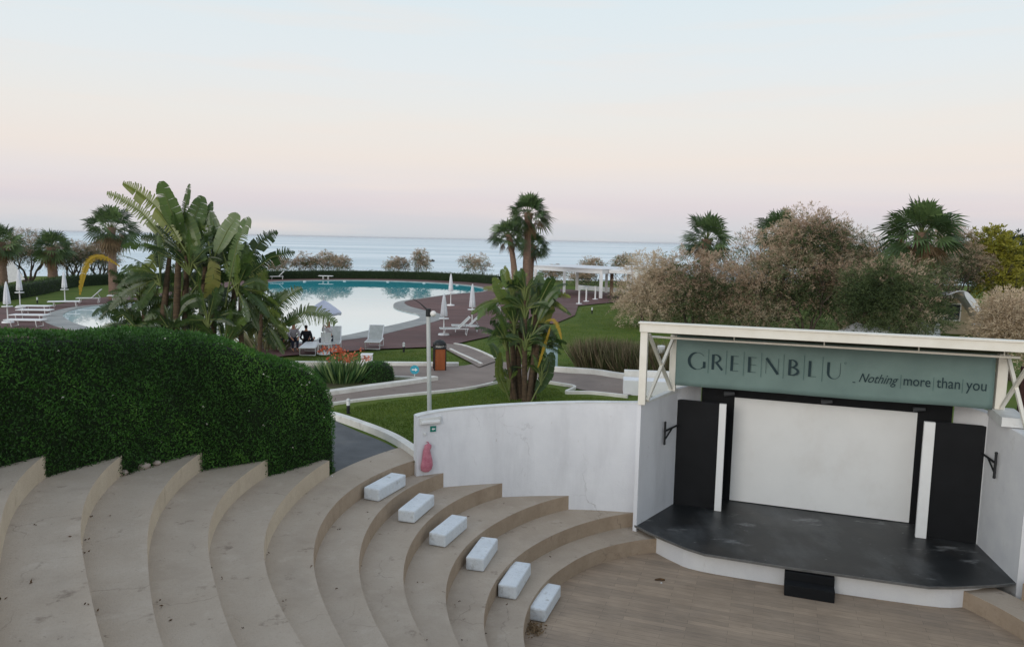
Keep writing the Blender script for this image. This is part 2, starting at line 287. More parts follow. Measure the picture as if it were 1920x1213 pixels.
# sky reflection painted into the base colour: pale near side, teal far end
_t = M['pool'].node_tree; _g = _t.nodes.new('ShaderNodeNewGeometry'); _s = _t.nodes.new('ShaderNodeSeparateXYZ'); _r = _t.nodes.new('ShaderNodeMapRange'); _x = _t.nodes.new('ShaderNodeMix'); _x.data_type = 'RGBA'
_t.links.new(_g.outputs['Position'], _s.inputs[0]); _t.links.new(_s.outputs['Y'], _r.inputs[0]); _r.inputs[1].default_value = 52; _r.inputs[2].default_value = 74; _t.links.new(_r.outputs[0], _x.inputs[0])
_x.inputs[6].default_value = srgb('#dff5f6'); _x.inputs[7].default_value = srgb('#3cbccb'); _t.links.new(_x.outputs[2], _t.nodes['Principled BSDF'].inputs['Base Color'])
M['sea'] = seamat()
M['white'] = mat('white_plastic', '#e6e7e8', '#dcdddd', 3, .5, 0, pos=False)
M['canvas'] = mat('white_canvas', '#e0e2e6', '#d2d4da', 3, .85, .1, pos=False)
M['mesh'] = mat('lounger_mesh', '#b9bab6', '#a9aba6', 6, .8, 0, pos=False)
M['dark'] = mat('dark_metal', '#222426', '#2a2c2e', 4, .5)
M['lampgrey'] = mat('lamp_post_paint', '#c9cbc9', '#bcbfbd', 3, .5)
M['wood'] = mat('bin_wood', '#9c5a34', '#8a4c2b', 3, .6, .1, stretch=(1, 1, .2))
M['trunk'] = mat('palm_trunk', '#6d584c', '#8a7362', 4, .95, 1, stretch=(1, 1, 4), fine=10)
M['bark'] = mat('bark', '#4a423b', '#5d534a', 3, .95, .8)
M['strstem'] = mat('strelitzia_trunk', '#483b2f', '#62513f', 5, .9, .8, stretch=(1, 1, 3))
M['petiole'] = mat('leaf_stalk', '#5f6b3a', '#6d7644', 4, .7)
M['rock'] = mat('pale_rock', '#b5a79c', '#9c8c82', 3, .9, .5)
M['green'] = mat('exit_green', '#0f7a6c', '#0f7a6c', 3, .5)
M['teal'] = mat('sign_teal', '#3c9ab0', '#3c9ab0', 3, .5)
M['pink'] = mat('pink_plastic', '#c98593', '#b4667a', 8, .5, .3)
M['beige'] = mat('beige_render', '#b7aa93', '#ada088', 1, .85)
M['glass'] = mat('dark_glass', '#3d434c', '#2e333b', 1, .15, spec=.6)
M['brown'] = mat('brown_boards', '#4a2f2a', '#3d2623', 2, .8, .2, stretch=(1, 1, 8))
M['litter'] = mat('dry_leaves', '#6b5136', '#3c2e20', 10, .9)
M['skin'] = mat('skin', '#b98468', '#b98468', 3, .6)
M['hair'] = mat('dark_hair', '#1d1714', '#28201b', 9, .6)
M['hair2'] = mat('fair_hair', '#8a5a3c', '#9a6a48', 9, .6)
M['cloth_grey'] = mat('grey_hoodie', '#a9a3a8', '#9c969b', 9, .9)
M['cloth_black'] = mat('black_clothes', '#1b1b20', '#22222a', 9, .9)
M['cloth_white'] = mat('white_top', '#d9d5d6', '#cfcbcd', 9, .9)
M['denim'] = mat('dark_jeans', '#262b3a', '#2c3242', 9, .9)
L_hedge = leafmat('hedge_leaves', ['#2a4a1c', '#365c24', '#43702c', '#558534', '#74a044'], .2)
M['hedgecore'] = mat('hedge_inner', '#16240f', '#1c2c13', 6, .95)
L_far = leafmat('far_hedge_leaves', ['#2c3f1e', '#3b5228', '#4c6230'], .2)
L_tam = leafmat('tamarisk_plumes', ['#87725f', '#a08a75', '#b69e88', '#c9b29c', '#9e9880', '#7d7d62'], .25, .8, .1)
L_tamg = leafmat('tamarisk_green', ['#3c4a33', '#52613f', '#6e7a54', '#8b9070'], .25, .8, .1)
L_tan = leafmat('tan_plumes', ['#a99780', '#c2b097', '#dccbb2'], .25, .8, .1)
L_yel = leafmat('yellow_green_leaves', ['#5f6526', '#85842f', '#a09a3a', '#6b6e35'], .3)
L_pine = leafmat('pine_needles', ['#1c2a22', '#2a3a2e', '#3d4c3c'], .1)
L_palm = leafmat('palm_fan_leaves', ['#2c3d26', '#445936', '#5f7645', '#8a9a68'], .2)
L_dead = leafmat('dead_fronds', ['#6e5a44', '#8a7459', '#a08a6d'], .2, .9, .1)
L_str = leafmat('strelitzia_leaves', ['#273a20', '#3b5129', '#546c34', '#727c3a', '#928c48'], .25, .4, .5)
L_ylf = leafmat('yellowed_leaves', ['#98822e', '#b39434', '#c4a552'], .3)
L_blade = leafmat('strap_leaves', ['#2c4a30', '#44683c', '#6d8a50', '#8a9a68'], .2)
L_or = leafmat('orange_flowers', ['#b0543c', '#cf6d4c', '#df8e6a'], .3)
L_og = leafmat('ornamental_grass', ['#4e4738', '#746852', '#a3957a', '#66704a', '#4a5534'], .2, .9, .1)
L_wf = leafmat('white_blossom', ['#d8d4c4', '#eeeae0'], .2)

def cloud(name, cen, dirs, L, W, tint, mat_, parent=None, shape=4):
    """many small leaf-shaped faces as ONE mesh"""
    n = len(cen); dirs = dirs/np.linalg.norm(dirs, axis=1, keepdims=True)
    sd = np.cross(dirs, rng.normal(size=(n, 3))); sd /= np.linalg.norm(sd, axis=1, keepdims=True)
    L = np.broadcast_to(L, (n,))[:, None]; W = np.broadcast_to(W, (n,))[:, None]
    v = np.stack([cen, cen+dirs*L*.45+sd*W*.5, cen+dirs*L, cen+dirs*L*.45-sd*W*.5], 1).reshape(-1, 3)
    if parent is not None: v = v-np.array(parent.location)
    me = bpy.data.meshes.new(name); me.vertices.add(4*n); me.vertices.foreach_set('co', v.ravel().astype('f'))
    me.loops.add(4*n); me.loops.foreach_set('vertex_index', np.arange(4*n, dtype='i')); me.polygons.add(n)
    me.polygons.foreach_set('loop_start', np.arange(0, 4*n, 4, dtype='i')); me.polygons.foreach_set('loop_total', np.full(n, 4, 'i'))
    me.update(calc_edges=True)
    a = me.attributes.new('tint', 'FLOAT', 'FACE'); a.data.foreach_set('value', np.clip(np.broadcast_to(tint, (n,)), 0, 1).astype('f'))
    me.materials.append(mat_); o = bpy.data.objects.new(name, me); col.objects.link(o)
    if parent is not None: o.parent = parent
    return o
def rdir(n): d = rng.normal(size=(n, 3)); return d/np.linalg.norm(d, axis=1, keepdims=True)

# ================================================================== SETTING
S_A = R(-19.3); SU = Vector((math.cos(S_A), math.sin(S_A))); SN = Vector((-math.sin(S_A), math.cos(S_A)))
def S(u, n, z=0): return Vector((u*SU.x+n*SN.x, u*SU.y+n*SN.y, z))
# amphitheatre rings: distance of each riser from the centre CC by angle (degrees)
CC = Vector((4.0, 13.4))
RT = [[(97,3.82),(116,3.67),(141,3.47),(159,3.48),(175,3.57),(186,3.69),(210,4.0)],
 [(101,4.63),(118,4.37),(138,4.18),(158,4.18),(175,4.28),(188,4.42),(210,4.75)],
 [(116,5.32),(127,5.22),(142,5.08),(158,5.05),(177,5.07),(188,5.12),(199,5.18),(210,5.3)],
 [(131,6.08),(140,6.13),(153,6.05),(171,5.92),(183,5.87),(193,5.85),(210,5.9)],
 [(143,6.87),(149,6.93),(159,6.88),(173,6.72),(186,6.62),(195,6.59),(210,6.6)],
 [(148,7.3),(154,7.45),(163,7.48),(174,7.44),(184,7.38),(194,7.33),(203,7.3),(211,7.31)],
 [(162,8.36),(171,8.22),(180,8.15),(188,8.13),(197,8.07),(206,8.0),(218,8.02)],
 [(172,9.0),(181,9.03),(190,8.94),(200,8.82),(209,8.71)],
 [(177,9.93),(186,9.8),(195,9.66),(202,9.57),(208,9.47)],
 [(185,10.72),(191,10.6),(198,10.44),(206,10.26),(214,10.11)],
 [(192,11.4),(196,11.36),(201,11.2),(211,10.93)]]
TH = np.arange(60, 401, 1.0)
def _r1(t):
    cx, cy, r = 5.08, 12.74, 4.74; d = Vector((math.cos(R(t)), math.sin(R(t)))); o = CC-Vector((cx, cy)); b = o.dot(d); return -b+math.sqrt(b*b-o.dot(o)+r*r)
RAD = []
for tb in RT:
    off = tb[-1][1]-4.0
    pts = [(60, tb[0][1]+(.15 if len(RAD) < 5 else 0))]+tb+[(t, _r1(t)+off) for t in range(245, 401, 10)]
    y = np.interp(TH, [p[0] for p in pts], [p[1] for p in pts]); kx = np.exp(-.5*(np.arange(-15, 16)/6)**2); kx /= kx.sum()
    RAD.append(np.convolve(np.pad(y, 15, mode='edge'), kx, 'valid'))
def rad_at(k, th): return float(np.interp(math.degrees(th), TH, RAD[k]))
def ringpt(k, th, z):
    r = rad_at(k, th); return Vector((CC.x+r*math.cos(th), CC.y+r*math.sin(th), z))
RISE = .35
WALL = catmull([(-2.17,17.17,0),(-1.42,17.52,0),(0.05,17.90,0),(1.66,18.06,0),(3.12,17.93,0)], 8)
# --- lawn: one sheet, with the amphitheatre bowl and the stage pit cut out of it
hole = [p.xy for p in offset(WALL, .1)]
hole = [Vector((-3.6, 16.45))]+[Vector((-2.35, 17.2))]+hole
hole += [S(-2.35, 19.5).xy, S(-1.85, 20.6).xy, S(4.3, 20.6).xy, S(4.85, 19.5).xy, S(5.1, 17.6).xy, S(9.9, 15.6).xy, Vector((15.5, 8)), Vector((14, 2)), Vector((8, -3)), Vector((0, -4)), Vector((-6, -2))]
hole += [ringpt(5, R(t), 0).xy+Vector((math.cos(R(t)), math.sin(R(t))))*.35 for t in (215, 200, 185, 170, 158)]
coast = [(-300, -60), (400, -60), (400, 130), (120, 118), (40, 104), (8, 101), (-10, 101), (-22, 100), (-34, 95), (-52, 88), (-70, 78), (-300, 60)]
coast = [Vector(c) for c in coast]
tag(sheet('ground', [coast, hole], GZ-.03, M['grass']), kind='structure')
shore = MB(); cz = coast[2:]
a = [Vector((c.x, c.y, GZ-.03)) for c in cz]; b_ = [Vector((c.x, c.y+26, -8)) for c in cz]
ribbon_sheet(shore, b_, a); tag(shore.build('shore_slope', mat('shore_rocks', '#8d8474', '#a89d8b', .4, .95, 1)), kind='structure')
se = MB(); se.add([(-40000, 60, -7.5), (40000, 60, -7.5), (40000, 40000, -7.5), (-40000, 40000, -7.5)], [(0, 1, 2, 3)])
tag(se.build('sea', M['sea']), kind='structure')
# ground under the camera and to its sides (hidden inside the bowl)
bowl = MB(); bowl.add([(-40, -40, -.05), (40, -40, -.05), (40, 22, -.05), (-40, 22, -.05)], [(0, 1, 2, 3)])
tag(bowl.build('bowl_subsoil', M['soil']), kind='structure')
fl = MB(); pts = [ringpt(0, R(t), 0)+Vector((math.cos(R(t)), math.sin(R(t)), 0))*.1 for t in range(70, 430, 6)]
fl.add([(CC.x, CC.y, 0)]+pts, [(0, i+1, (i+1) % len(pts)+1) for i in range(len(pts))])
tag(fl.build('arena_floor', M['planks']), kind='structure')
# pool and deck
deck = [(-260, 640), (-60, 590), (0, 578), (100, 573), (160, 562), (215, 556), (300, 551), (400, 532), (500, 522), (600, 521), (700, 521), (800, 523), (870, 527), (930, 533), (980, 537), (1010, 540), (1060, 543), (1130, 548), (1240, 560), (1200, 566), (1145, 568), (1084, 574), (1078, 592), (1040, 608), (1000, 606), (935, 628), (880, 640), (846, 648), (800, 652), (700, 656), (600, 664), (540, 668), (450, 680), (300, 690), (100, 672), (-100, 668), (-260, 690)]
deck = [P(*q).xy for q in deck]
pool_px = [(118, 590), (150, 578), (200, 572), (250, 567), (300, 562), (360, 553), (430, 541), (500, 530.5), (540, 527.5), (620, 526), (700, 526.5), (780, 529), (850, 533), (893, 538), (908, 543), (900, 548), (850, 552), (790, 560), (750, 566), (738, 572), (742, 579), (762, 585), (783, 590), (788, 596), (770, 603), (700, 619), (650, 630), (600, 638), (540, 644), (450, 648), (330, 642), (230, 630), (165, 615), (130, 603)]
pool = [p.xy for p in catmull([P(*q) for q in pool_px], 5, True)]
tag(sheet('pool_deck', [deck, pool], GZ+.04, M['deck']), kind='structure')
tag(sheet('pool_water', [pool], GZ-.015, M['pool']), kind='structure')
rim = MB(); pl3 = [Vector((p.x, p.y, 0)) for p in pool]; n = len(pl3); cen = sum(pl3, Vector())/n
rin, rout = [], []
for i in range(n):
    t = (pl3[(i+1) % n]-pl3[i-1]).normalized(); nn = Vector((t.y, -t.x, 0)); 
    if i == 0: sgn = 1
    wv = .35
    px = co
    # the shallow beach-like edge is wider on the near side
    ii = i/5
    wide = 1.5 if 19 <= ii <= 27 else (1.2 if (ii >= 31 or ii < 0.6) else .3)
    rin.append(pl3[i]); rout.append((pl3[i], nn, wide))
area = sum(pl3[i].x*pl3[(i+1) % n].y-pl3[(i+1) % n].x*pl3[i].y for i in range(n))
sg = 1 if area > 0 else -1
wid = [r[2] for r in rout]; wid = [sum(wid[(i+d) % n] for d in range(-6, 7))/13 for i in range(n)]
outp = [r[0]+r[1]*sg*wid[i] for i, r in enumerate(rout)]
vs = [(p.x, p.y, GZ-.1) for p in rin]+[(p.x, p.y, GZ+.06) for p in rin]+[(p.x, p.y, GZ+.06) for p in outp]+[(p.x, p.y, GZ+.02) for p in outp]
fs = []
for i in range(n):
    j = (i+1) % n
    for q in range(3):
        f = (q*n+i, q*n+j, (q+1)*n+j, (q+1)*n+i); fs.append(f if sg < 0 else f[::-1])
rim.add(vs, fs); tag(rim.build('pool_rim', M['rim']), kind='structure')
# paths, beds and kerbs
def strip_px(name, A, B, z, mat_, k=6):
    mb = MB(); a, b = catmull([P(*q) for q in A], k), catmull([P(*q) for q in B], k)
    ribbon_sheet(mb, [Vector((p.x, p.y, z)) for p in b], [Vector((p.x, p.y, z)) for p in a]); return mb.build(name, mat_)
tag(strip_px('asphalt_path', [(420, 700), (560, 740), (622, 783), (660, 803), (720, 828), (772, 856)], [(300, 760), (420, 800), (500, 850), (590, 884), (680, 874), (748, 862)], GZ-.012, M['asphalt']), kind='structure')
tag(strip_px('stone_path', [(300, 748), (480, 752), (610, 741), (700, 729), (760, 721), (818, 712), (850, 704)], [(300, 790), (480, 784), (622, 758), (720, 745), (800, 736), (880, 727), (940, 715)], GZ+.0, M['path']), kind='structure')
tag(strip_px('upper_path', [(420, 688), (550, 686), (640, 687), (740, 686), (860, 686), (900, 680), (960, 680), (1040, 697), (1110, 702), (1185, 710), (1260, 722)], [(420, 700), (550, 700), (640, 702), (740, 704), (810, 716), (890, 727), (940, 715), (1000, 713), (1045, 720), (1100, 732), (1178, 741)], GZ+.004, M['path']), kind='structure')
tag(strip_px('deck_walkway', [(838, 646), (868, 650), (900, 662), (932, 678)], [(826, 650), (850, 664), (880, 680), (898, 690)], GZ+.045, M['path']), kind='structure')
def kerb(name, line, wd, h, label, k=6, z0=None, off=0):
    mb = MB(); L = catmull([P(*q) for q in line], k); L = offset(L, off) if off else L
    wall_strip(mb, L, wd, (GZ-.05) if z0 is None else z0, GZ+h); o = mb.build(name, M['kerb'], bevel=.015)
    return tag(o, label, 'kerb', None)
kerb('kerb', [(560, 744), (612, 783), (640, 791), (700, 813), (740, 832), (782, 862)][1:], .22, .16, 'white painted kerb running beside the grey asphalt path to the curved wall')
kerb('kerb', [(480, 756), (612, 742), (700, 730), (760, 722), (822, 713)], .3, .14, 'thick white kerb along the flower bed below the orange flowers')
kerb('kerb', [(480, 786), (622, 759), (720, 746), (800, 738), (880, 729), (940, 716)], .1, .06, 'thin white kerb curving round the front lawn behind the lamp post')
kerb('kerb', [(420, 687), (550, 685), (640, 686), (740, 686), (860, 687)], .28, .14, 'white kerb between the pool lawn and the path behind the white box')
kerb('kerb', [(850, 646), (870, 650), (900, 661), (935, 678)], .12, .08, 'white right-hand edging of the walkway leading up to the pool deck')
kerb('kerb', [(842, 656), (858, 664), (880, 674), (900, 684)], .12, .08, 'white left-hand edging of the walkway leading up to the pool deck')
kerb('kerb', [(1036, 697), (1110, 702), (1150, 708), (1190, 714), (1262, 728)], .22, .2, 'white kerb in front of the tall dry grass bed')
kerb('kerb', [(1000, 714), (1045, 721), (1075, 727), (1060, 737), (1110, 738), (1176, 745)], .1, .08, 'thin angular white kerb edge between the path and lawn, left of the low white block')
kerb('kerb', [(550, 702), (610, 703), (690, 706), (770, 709), (812, 713)], .08, .06, 'thin white kerb behind the round clipped bush')
tag(strip_px('flower_bed', [(520, 703), (610, 705), (690, 708), (770, 711), (812, 714)], [(480, 754), (612, 740), (700, 728), (760, 720), (815, 714)], GZ+.03, M['soil']), kind='structure')

# ================================================================== AMPHITHEATRE
amp = empty('amphitheatre', (CC.x, CC.y, 0), 'beige concrete amphitheatre of curved stepped seating rows around the arena floor', 'amphitheatre')
starts = [96, 99, 108, 122, 136, 146, 174, 180, 184, 192, 198]
hl = [(-3.9,16.2),(-4.0,15.95),(-4.9,14.65),(-5.95,13.8),(-6.6,12.4),(-7.17,11.1),(-7.5,10.2),(-8.3,8.0)]
ENDT = 391
def behind_wall(p):
    return p.x > 3.35 and p.y > 15 
for k in range(12):
    z = RISE*(k+1); mb = MB()
    if k < 11:
        st = starts[k]-(6 if k < 5 else 12)
        ths = [R(t) for t in np.arange(st, ENDT, 2.0)]
        inner = [ringpt(k, t, z) for t in ths]
        if k < 10: outer = [ringpt(k+1, t, z)+Vector((math.cos(t), math.sin(t), 0))*.02 for t in ths]
        else: outer = [p+Vector((math.cos(t), math.sin(t), 0))*1.1 for p, t in zip(inner, ths)]
    else:
        ths = [R(t) for t in np.arange(190, ENDT, 2.0)]
        inner = [ringpt(10, t, z)+Vector((math.cos(t), math.sin(t), 0))*1.08 for t in ths]; outer = [p+Vector((math.cos(t), math.sin(t), 0))*2.5 for p, t in zip(inner, ths)]
    if k < 5: keep = [i for i, p in enumerate(inner) if not ((p.x > (3.62 if k == 0 else 3.2) and p.y > 15.5 and p.x < 9.2) or (k and p.xy.dot(SN) > 17.35 and p.xy.dot(SU) > -2.8) or (k and p.xy.dot(SN) > 16.6 and -2.8 < p.xy.dot(SU) < 4.9))]
    else: keep = list(range(len(ths)))
    segs = []; cur = [keep[0]]
    for i in keep[1:]:
        if i == cur[-1]+1: cur.append(i)
        else: segs.append(cur); cur = [i]
    segs.append(cur)
    tread, rise = MB(), MB()
    for sg_ in segs:
        if len(sg_) < 2: continue
        a = [inner[i] for i in sg_]; b = [outer[i] for i in sg_]
        ribbon_sheet(tread, b, a)
        nose = [p+Vector((math.cos(ths[i]), math.sin(ths[i]), 0))*.0 for p, i in zip(a, sg_)]
        ribbon_sheet(rise, nose, [Vector((p.x, p.y, z-RISE-.01)) for p in nose])
        # closing end face
        rise.add([a[0], b[0], (b[0].x, b[0].y, z-RISE), (a[0].x, a[0].y, z-RISE)], [(0, 1, 2, 3)])
    if k == 0:
        pass
    tr = tread.build('tread', M['concrete'], amp); ri = rise.build('riser', M['riser_lit'] if k >= 6 else M['riser'], tr)
# ------------------------------------------------------------------ curved white walls
wl = empty('curved_wall', WALL[0].copy(), 'tall curved white plastered wall between the seating and the lawn, left of the stage', 'wall')
mb = MB(); wall_strip(mb, WALL, .2, -.05, lambda t: 3.16+.24*t**.75+.03*t); wb = mb.build('wall_body', M['plaster'], wl)
mb = MB(); Lc = offset(WALL, -.012); wall_strip(mb, Lc, .224, 3.16, lambda t: 3.16+.24*t**.75+.03*t+.012)
# cap follows the sloping top
mb = MB(); nW = len(Lc); Bc = offset(Lc, .224); tz = [3.16+.24*(i/(nW-1))**.75+.03*i/(nW-1) for i in range(nW)]
vs = [(p.x, p.y, z+.002) for p, z in zip(Lc, tz)]+[(p.x, p.y, z+.022) for p, z in zip(Lc, tz)]+[(p.x, p.y, z+.002) for p, z in zip(Bc, tz)]+[(p.x, p.y, z+.022) for p, z in zip(Bc, tz)]
fs = []
for i in range(nW-1): fs += [(i, i+1, nW+i+1, nW+i), (nW+i, nW+i+1, 3*nW+i+1, 3*nW+i), (2*nW+i+1, 2*nW+i, 3*nW+i, 3*nW+i+1)]
mb.add(vs, fs); mb.build('wall_cap', M['cap'], wl)
WR = catmull([S(4.98, 17.42, 0), S(6.2, 17.45, 0), S(8, 17.0, 0), S(9.7, 15.6, 0)], 8)
mb = MB(); wall_strip(mb, WR, .2, -.05, 3.55); o = mb.build('curved_wall', M['plaster_clean']); tag(o, 'white plastered wall at the right edge of the photo, right of the stage', 'wall')

# ------------------------------------------------------------------ stage
SZ = .5
stg = empty('stage_platform', S(1.05, 18, 0), 'low stage platform with worn black floor and white curved front', 'stage')
front = [(-2.95, 17.68), (-2.5, 17.3), (-2.07, 17.01), (-1.6, 16.72), (-1.17, 16.54), (.5, 16.51), (3.23, 16.6), (3.7, 16.78), (4.1, 16.98), (4.6, 17.24), (5.0, 17.5)]
back = [(4.72, 19.5), (4.2, 20.38), (-1.75, 20.38), (-2.27, 19.5)]
mb = MB(); mb.prism([S(*q) for q in front+back], SZ-.05, SZ); mb.build('stage_floor', M['stagefloor'], stg)
mb = MB(); fr = [S(u, n_, 0) for u, n_ in front]; wall_strip(mb, offset(fr, -.022), .02, SZ-.045, SZ+.006); mb.build('edge_trim', M['alu'], stg)
base = catmull([S(*q) for q in [(-2.4, 17.42), (-1.9, 17.02), (-1.29, 16.74), (.5, 16.70), (3.2, 16.80), (3.95, 17.02), (4.42, 17.36)]], 4)
mb = MB(); wall_strip(mb, [Vector((p.x, p.y, 0)) for p in base], .15, -.02, SZ-.052); mb.build('front_panel', M['plaster_clean'], stg)
st = empty('stage_steps', S(.98, 16.4, 0), 'black two-step block in front of the stage edge', 'steps')
for (n0, n1, zt) in ((16.2, 16.46, .24), (16.462, 16.69, .42)):
    mb = MB(); mb.prism([S(.5, n0), S(1.48, n0), S(1.48, n1), S(.5, n1)], 0.002, zt); mb.build('step', M['black'], st, bevel=.012)
# wing walls
def slab(mb, p0, p1, th, z0, z1a, z1b):
    a, b = Vector((p0.x, p0.y)), Vector((p1.x, p1.y)); d = (b-a).normalized(); nn = Vector((-d.y, d.x))*th
    vs = []
    for z0_, za, zb in ((z0, z0, z0), (None, z1a, z1b)):
        vs += [(a.x, a.y, za), (b.x, b.y, zb), (b.x+nn.x, b.y+nn.y, zb), (a.x+nn.x, a.y+nn.y, za)]
    mb.add(vs, [(0, 3, 2, 1), (4, 5, 6, 7), (0, 1, 5, 4), (1, 2, 6, 5), (2, 3, 7, 6), (3, 0, 4, 7)])
wgl = empty('stage_wing_wall', S(-2.9, 17.65, 0), 'white stage wing wall on the left of the stage, bluish with peeling patches', 'wall')
mb = MB(); slab(mb, S(-2.88, 17.62), S(-2.26, 19.5), .1, 0, 3.47, 3.56); slab(mb, S(-2.262, 19.502), S(-1.745, 20.4), .1, 0, 3.56, 3.63); mb.build('wall_body', M['plaster'], wgl)
mb = MB(); slab(mb, S(-2.87, 17.60), S(-2.25, 19.5), .13, 3.475, 3.495, 3.585); mb.build('wall_cap', M['cap'], wgl)
wgr = empty('stage_wing_wall', S(4.98, 17.5, 0), 'white stage wing wall on the right of the stage with brown scuffs', 'wall')
mb = MB(); slab(mb, S(4.2, 20.4), S(4.71, 19.502), .24, 0, 3.63, 3.58); slab(mb, S(4.712, 19.5), S(4.98, 17.45), .24, 0, 3.58, 3.5); mb.build('wall_body', M['plaster_clean'], wgr)
mb = MB(); mb.box(S(4.93, 18.9, 3.66), (.5, 1.15, .2), rz=S_A); mb.build('post_plinth', M['cap'], wgr)
bw = empty('stage_back_wall', S(1.2, 20.45, 0), 'black stage back wall with a large white painted screen', 'stage wall')
mb = MB(); mb.prism([S(-1.73, 20.4), S(4.17, 20.4), S(4.17, 20.6), S(-1.73, 20.6)], 0, 4.6); mb.build('wall_body', M['black'], bw)
mb = MB(); mb.prism([S(-.88, 20.37), S(3.42, 20.37), S(3.42, 20.398), S(-.88, 20.398)], SZ+.02, 3.3); mb.build('screen', M['screen'], bw)
for lab, u0, u1, pr in (('black side panel left of the white screen, beside the left wing wall', -2.27, -1.03, 19.52), ('black side panel right of the white screen, beside the right wing wall', 3.43, 4.7, 19.52)):
    mb = MB(); mb.prism([S(u0, pr), S(u1, pr), S(u1, pr+.12), S(u0, pr+.12)], SZ, 3.28); tag(mb.build('side_panel', M['black'], bevel=.01), lab, 'stage panel', 'black side panels of the stage')
# inner returns behind the panels, painted white above
for lab, u0, u1 in (('narrow white column left of the screen', -1.2, -1.03), ('narrow white column right of the screen', 3.42, 3.65)):
    mb = MB(); mb.prism([S(u0, 19.42), S(u1, 19.42), S(u1, 19.515), S(u0, 19.515)], SZ, 3.29); tag(mb.build('white_column', M['screen'], bevel=.008), lab, 'column', 'white columns beside the screen')
# spotlights above the screen
for i, (u, lab) in enumerate(((-1.0, 'small black spotlight above the left white column'), (1.35, 'small black spotlight above the middle of the screen'), (3.42, 'small black spotlight above the right white column'))):
    e = empty('spotlight', S(u, 20.3, 3.42), lab, 'spotlight', 'spotlights above the screen')
    mb = MB(); mb.tube([S(u, 20.39, 3.42), S(u, 20.2, 3.42)], .02, 6); mb.build('bracket', M['dark'], e)
    mb = MB(); mb.tube([S(u-.14, 20.14, 3.42), S(u+.12, 20.14, 3.45)], [.07, .04], 10); mb.build('lamp_body', mat('spot_grey', '#55585c', '#4a4d50', 4, .5), e)
# black wall brackets
def bracket(u, n_, z, du, lab):
    e = empty('wall_bracket', S(u, n_, z), lab, 'bracket', 'black brackets at the sides of the stage')
    mb = MB(); mb.tube([S(u, n_, z-.26), S(u, n_, z+.26)], .028, 8); mb.ball(S(u, n_, z+.27), .035, 8); mb.ball(S(u, n_, z-.27), .035, 8); mb.build('upright', M['dark'], e)
    mb = MB(); mb.tube([S(u, n_, z+.05), S(u+du, 19.5, z+.05)], .024, 8); mb.build('arm', M['dark'], e)
    mb = MB(); mb.tube([S(u, n_, z-.18), S(u+du*.55, n_+(19.5-n_)*.55, z+.04)], .02, 8); mb.build('brace', M['dark'], e)
bracket(-2.44, 18.72, 2.57, .22, 'black iron bracket beside the left black panel')
bracket(4.74, 18.75, 2.6, -.08, 'black iron bracket beside the right black panel')

# ------------------------------------------------------------------ canopy frame
cf = empty('canopy_frame', S(1.05, 18.5, 3.6), 'cream steel canopy frame with long front beam and cross braces over the stage', 'canopy')
cB = lambda: MB()
mb = MB(); mb.beam(S(-2.97, 17.63, 5.32), S(5.15, 17.63, 5.36), .2, .2); mb.build('front_beam', M['cream'], cf, bevel=.01)
mb = MB(); mb.beam(S(-3.0, 17.62, 5.437), S(5.18, 17.62, 5.477), .26, .03); mb.build('beam_flange', M['cream'], cf)
mb = MB(); mb.tube([S(-2.78, 18.2, 5.04), S(4.87, 18.2, 5.07)], .028, 8); mb.build('lighting_rail', M['cream'], cf)
for u in (-.85, 1.1, 3.0, 4.6):
    mb = MB(); mb.tube([S(u-.02, 18.2, 5.08), S(u-.02, 18.2, 5.3)], .015, 6); mb.build('rail_hanger', M['cream'], cf)
def post(u, n_, z0, z1, wd=.17):
    mb = MB(); mb.beam(S(u, n_, z0), S(u, n_, z1), wd, wd, (SN.x, SN.y, 0)); mb.build('post', M['cream'], cf, bevel=.01)
post(-2.87, 17.66, 3.48, 5.22); post(5.04, 17.66, 3.4, 5.25); post(-2.38, 19.3, 3.55, 4.99); post(4.84, 19.3, 3.76, 5.0, .2)
for a, b in ((S(-2.78, 17.74, 5.15), S(-2.4, 19.2, 3.62)), (S(-2.76, 17.74, 3.56), S(-2.38, 19.2, 4.95)), (S(5.0, 17.78, 5.15), S(4.86, 19.18, 3.8)), (S(5.0, 17.78, 3.6), S(4.9, 19.18, 4.98))):
    mb = MB(); mb.beam(a, b, .07, .07); mb.build('brace', M['cream'], cf)
mb = MB(); ra = [S(-2.5, 17.75, 5.33), S(5.1, 17.75, 5.37), S(5.1, 21.5, 4.66), S(-2.5, 21.5, 4.62)]
mb.add([tuple(p) for p in ra]+[(p.x, p.y, p.z+.04) for p in ra], [(0, 3, 2, 1), (4, 5, 6, 7), (0, 1, 5, 4), (1, 2, 6, 5), (2, 3, 7, 6), (3, 0, 4, 7)]); mb.build('roof_sheet', M['roof'], cf)
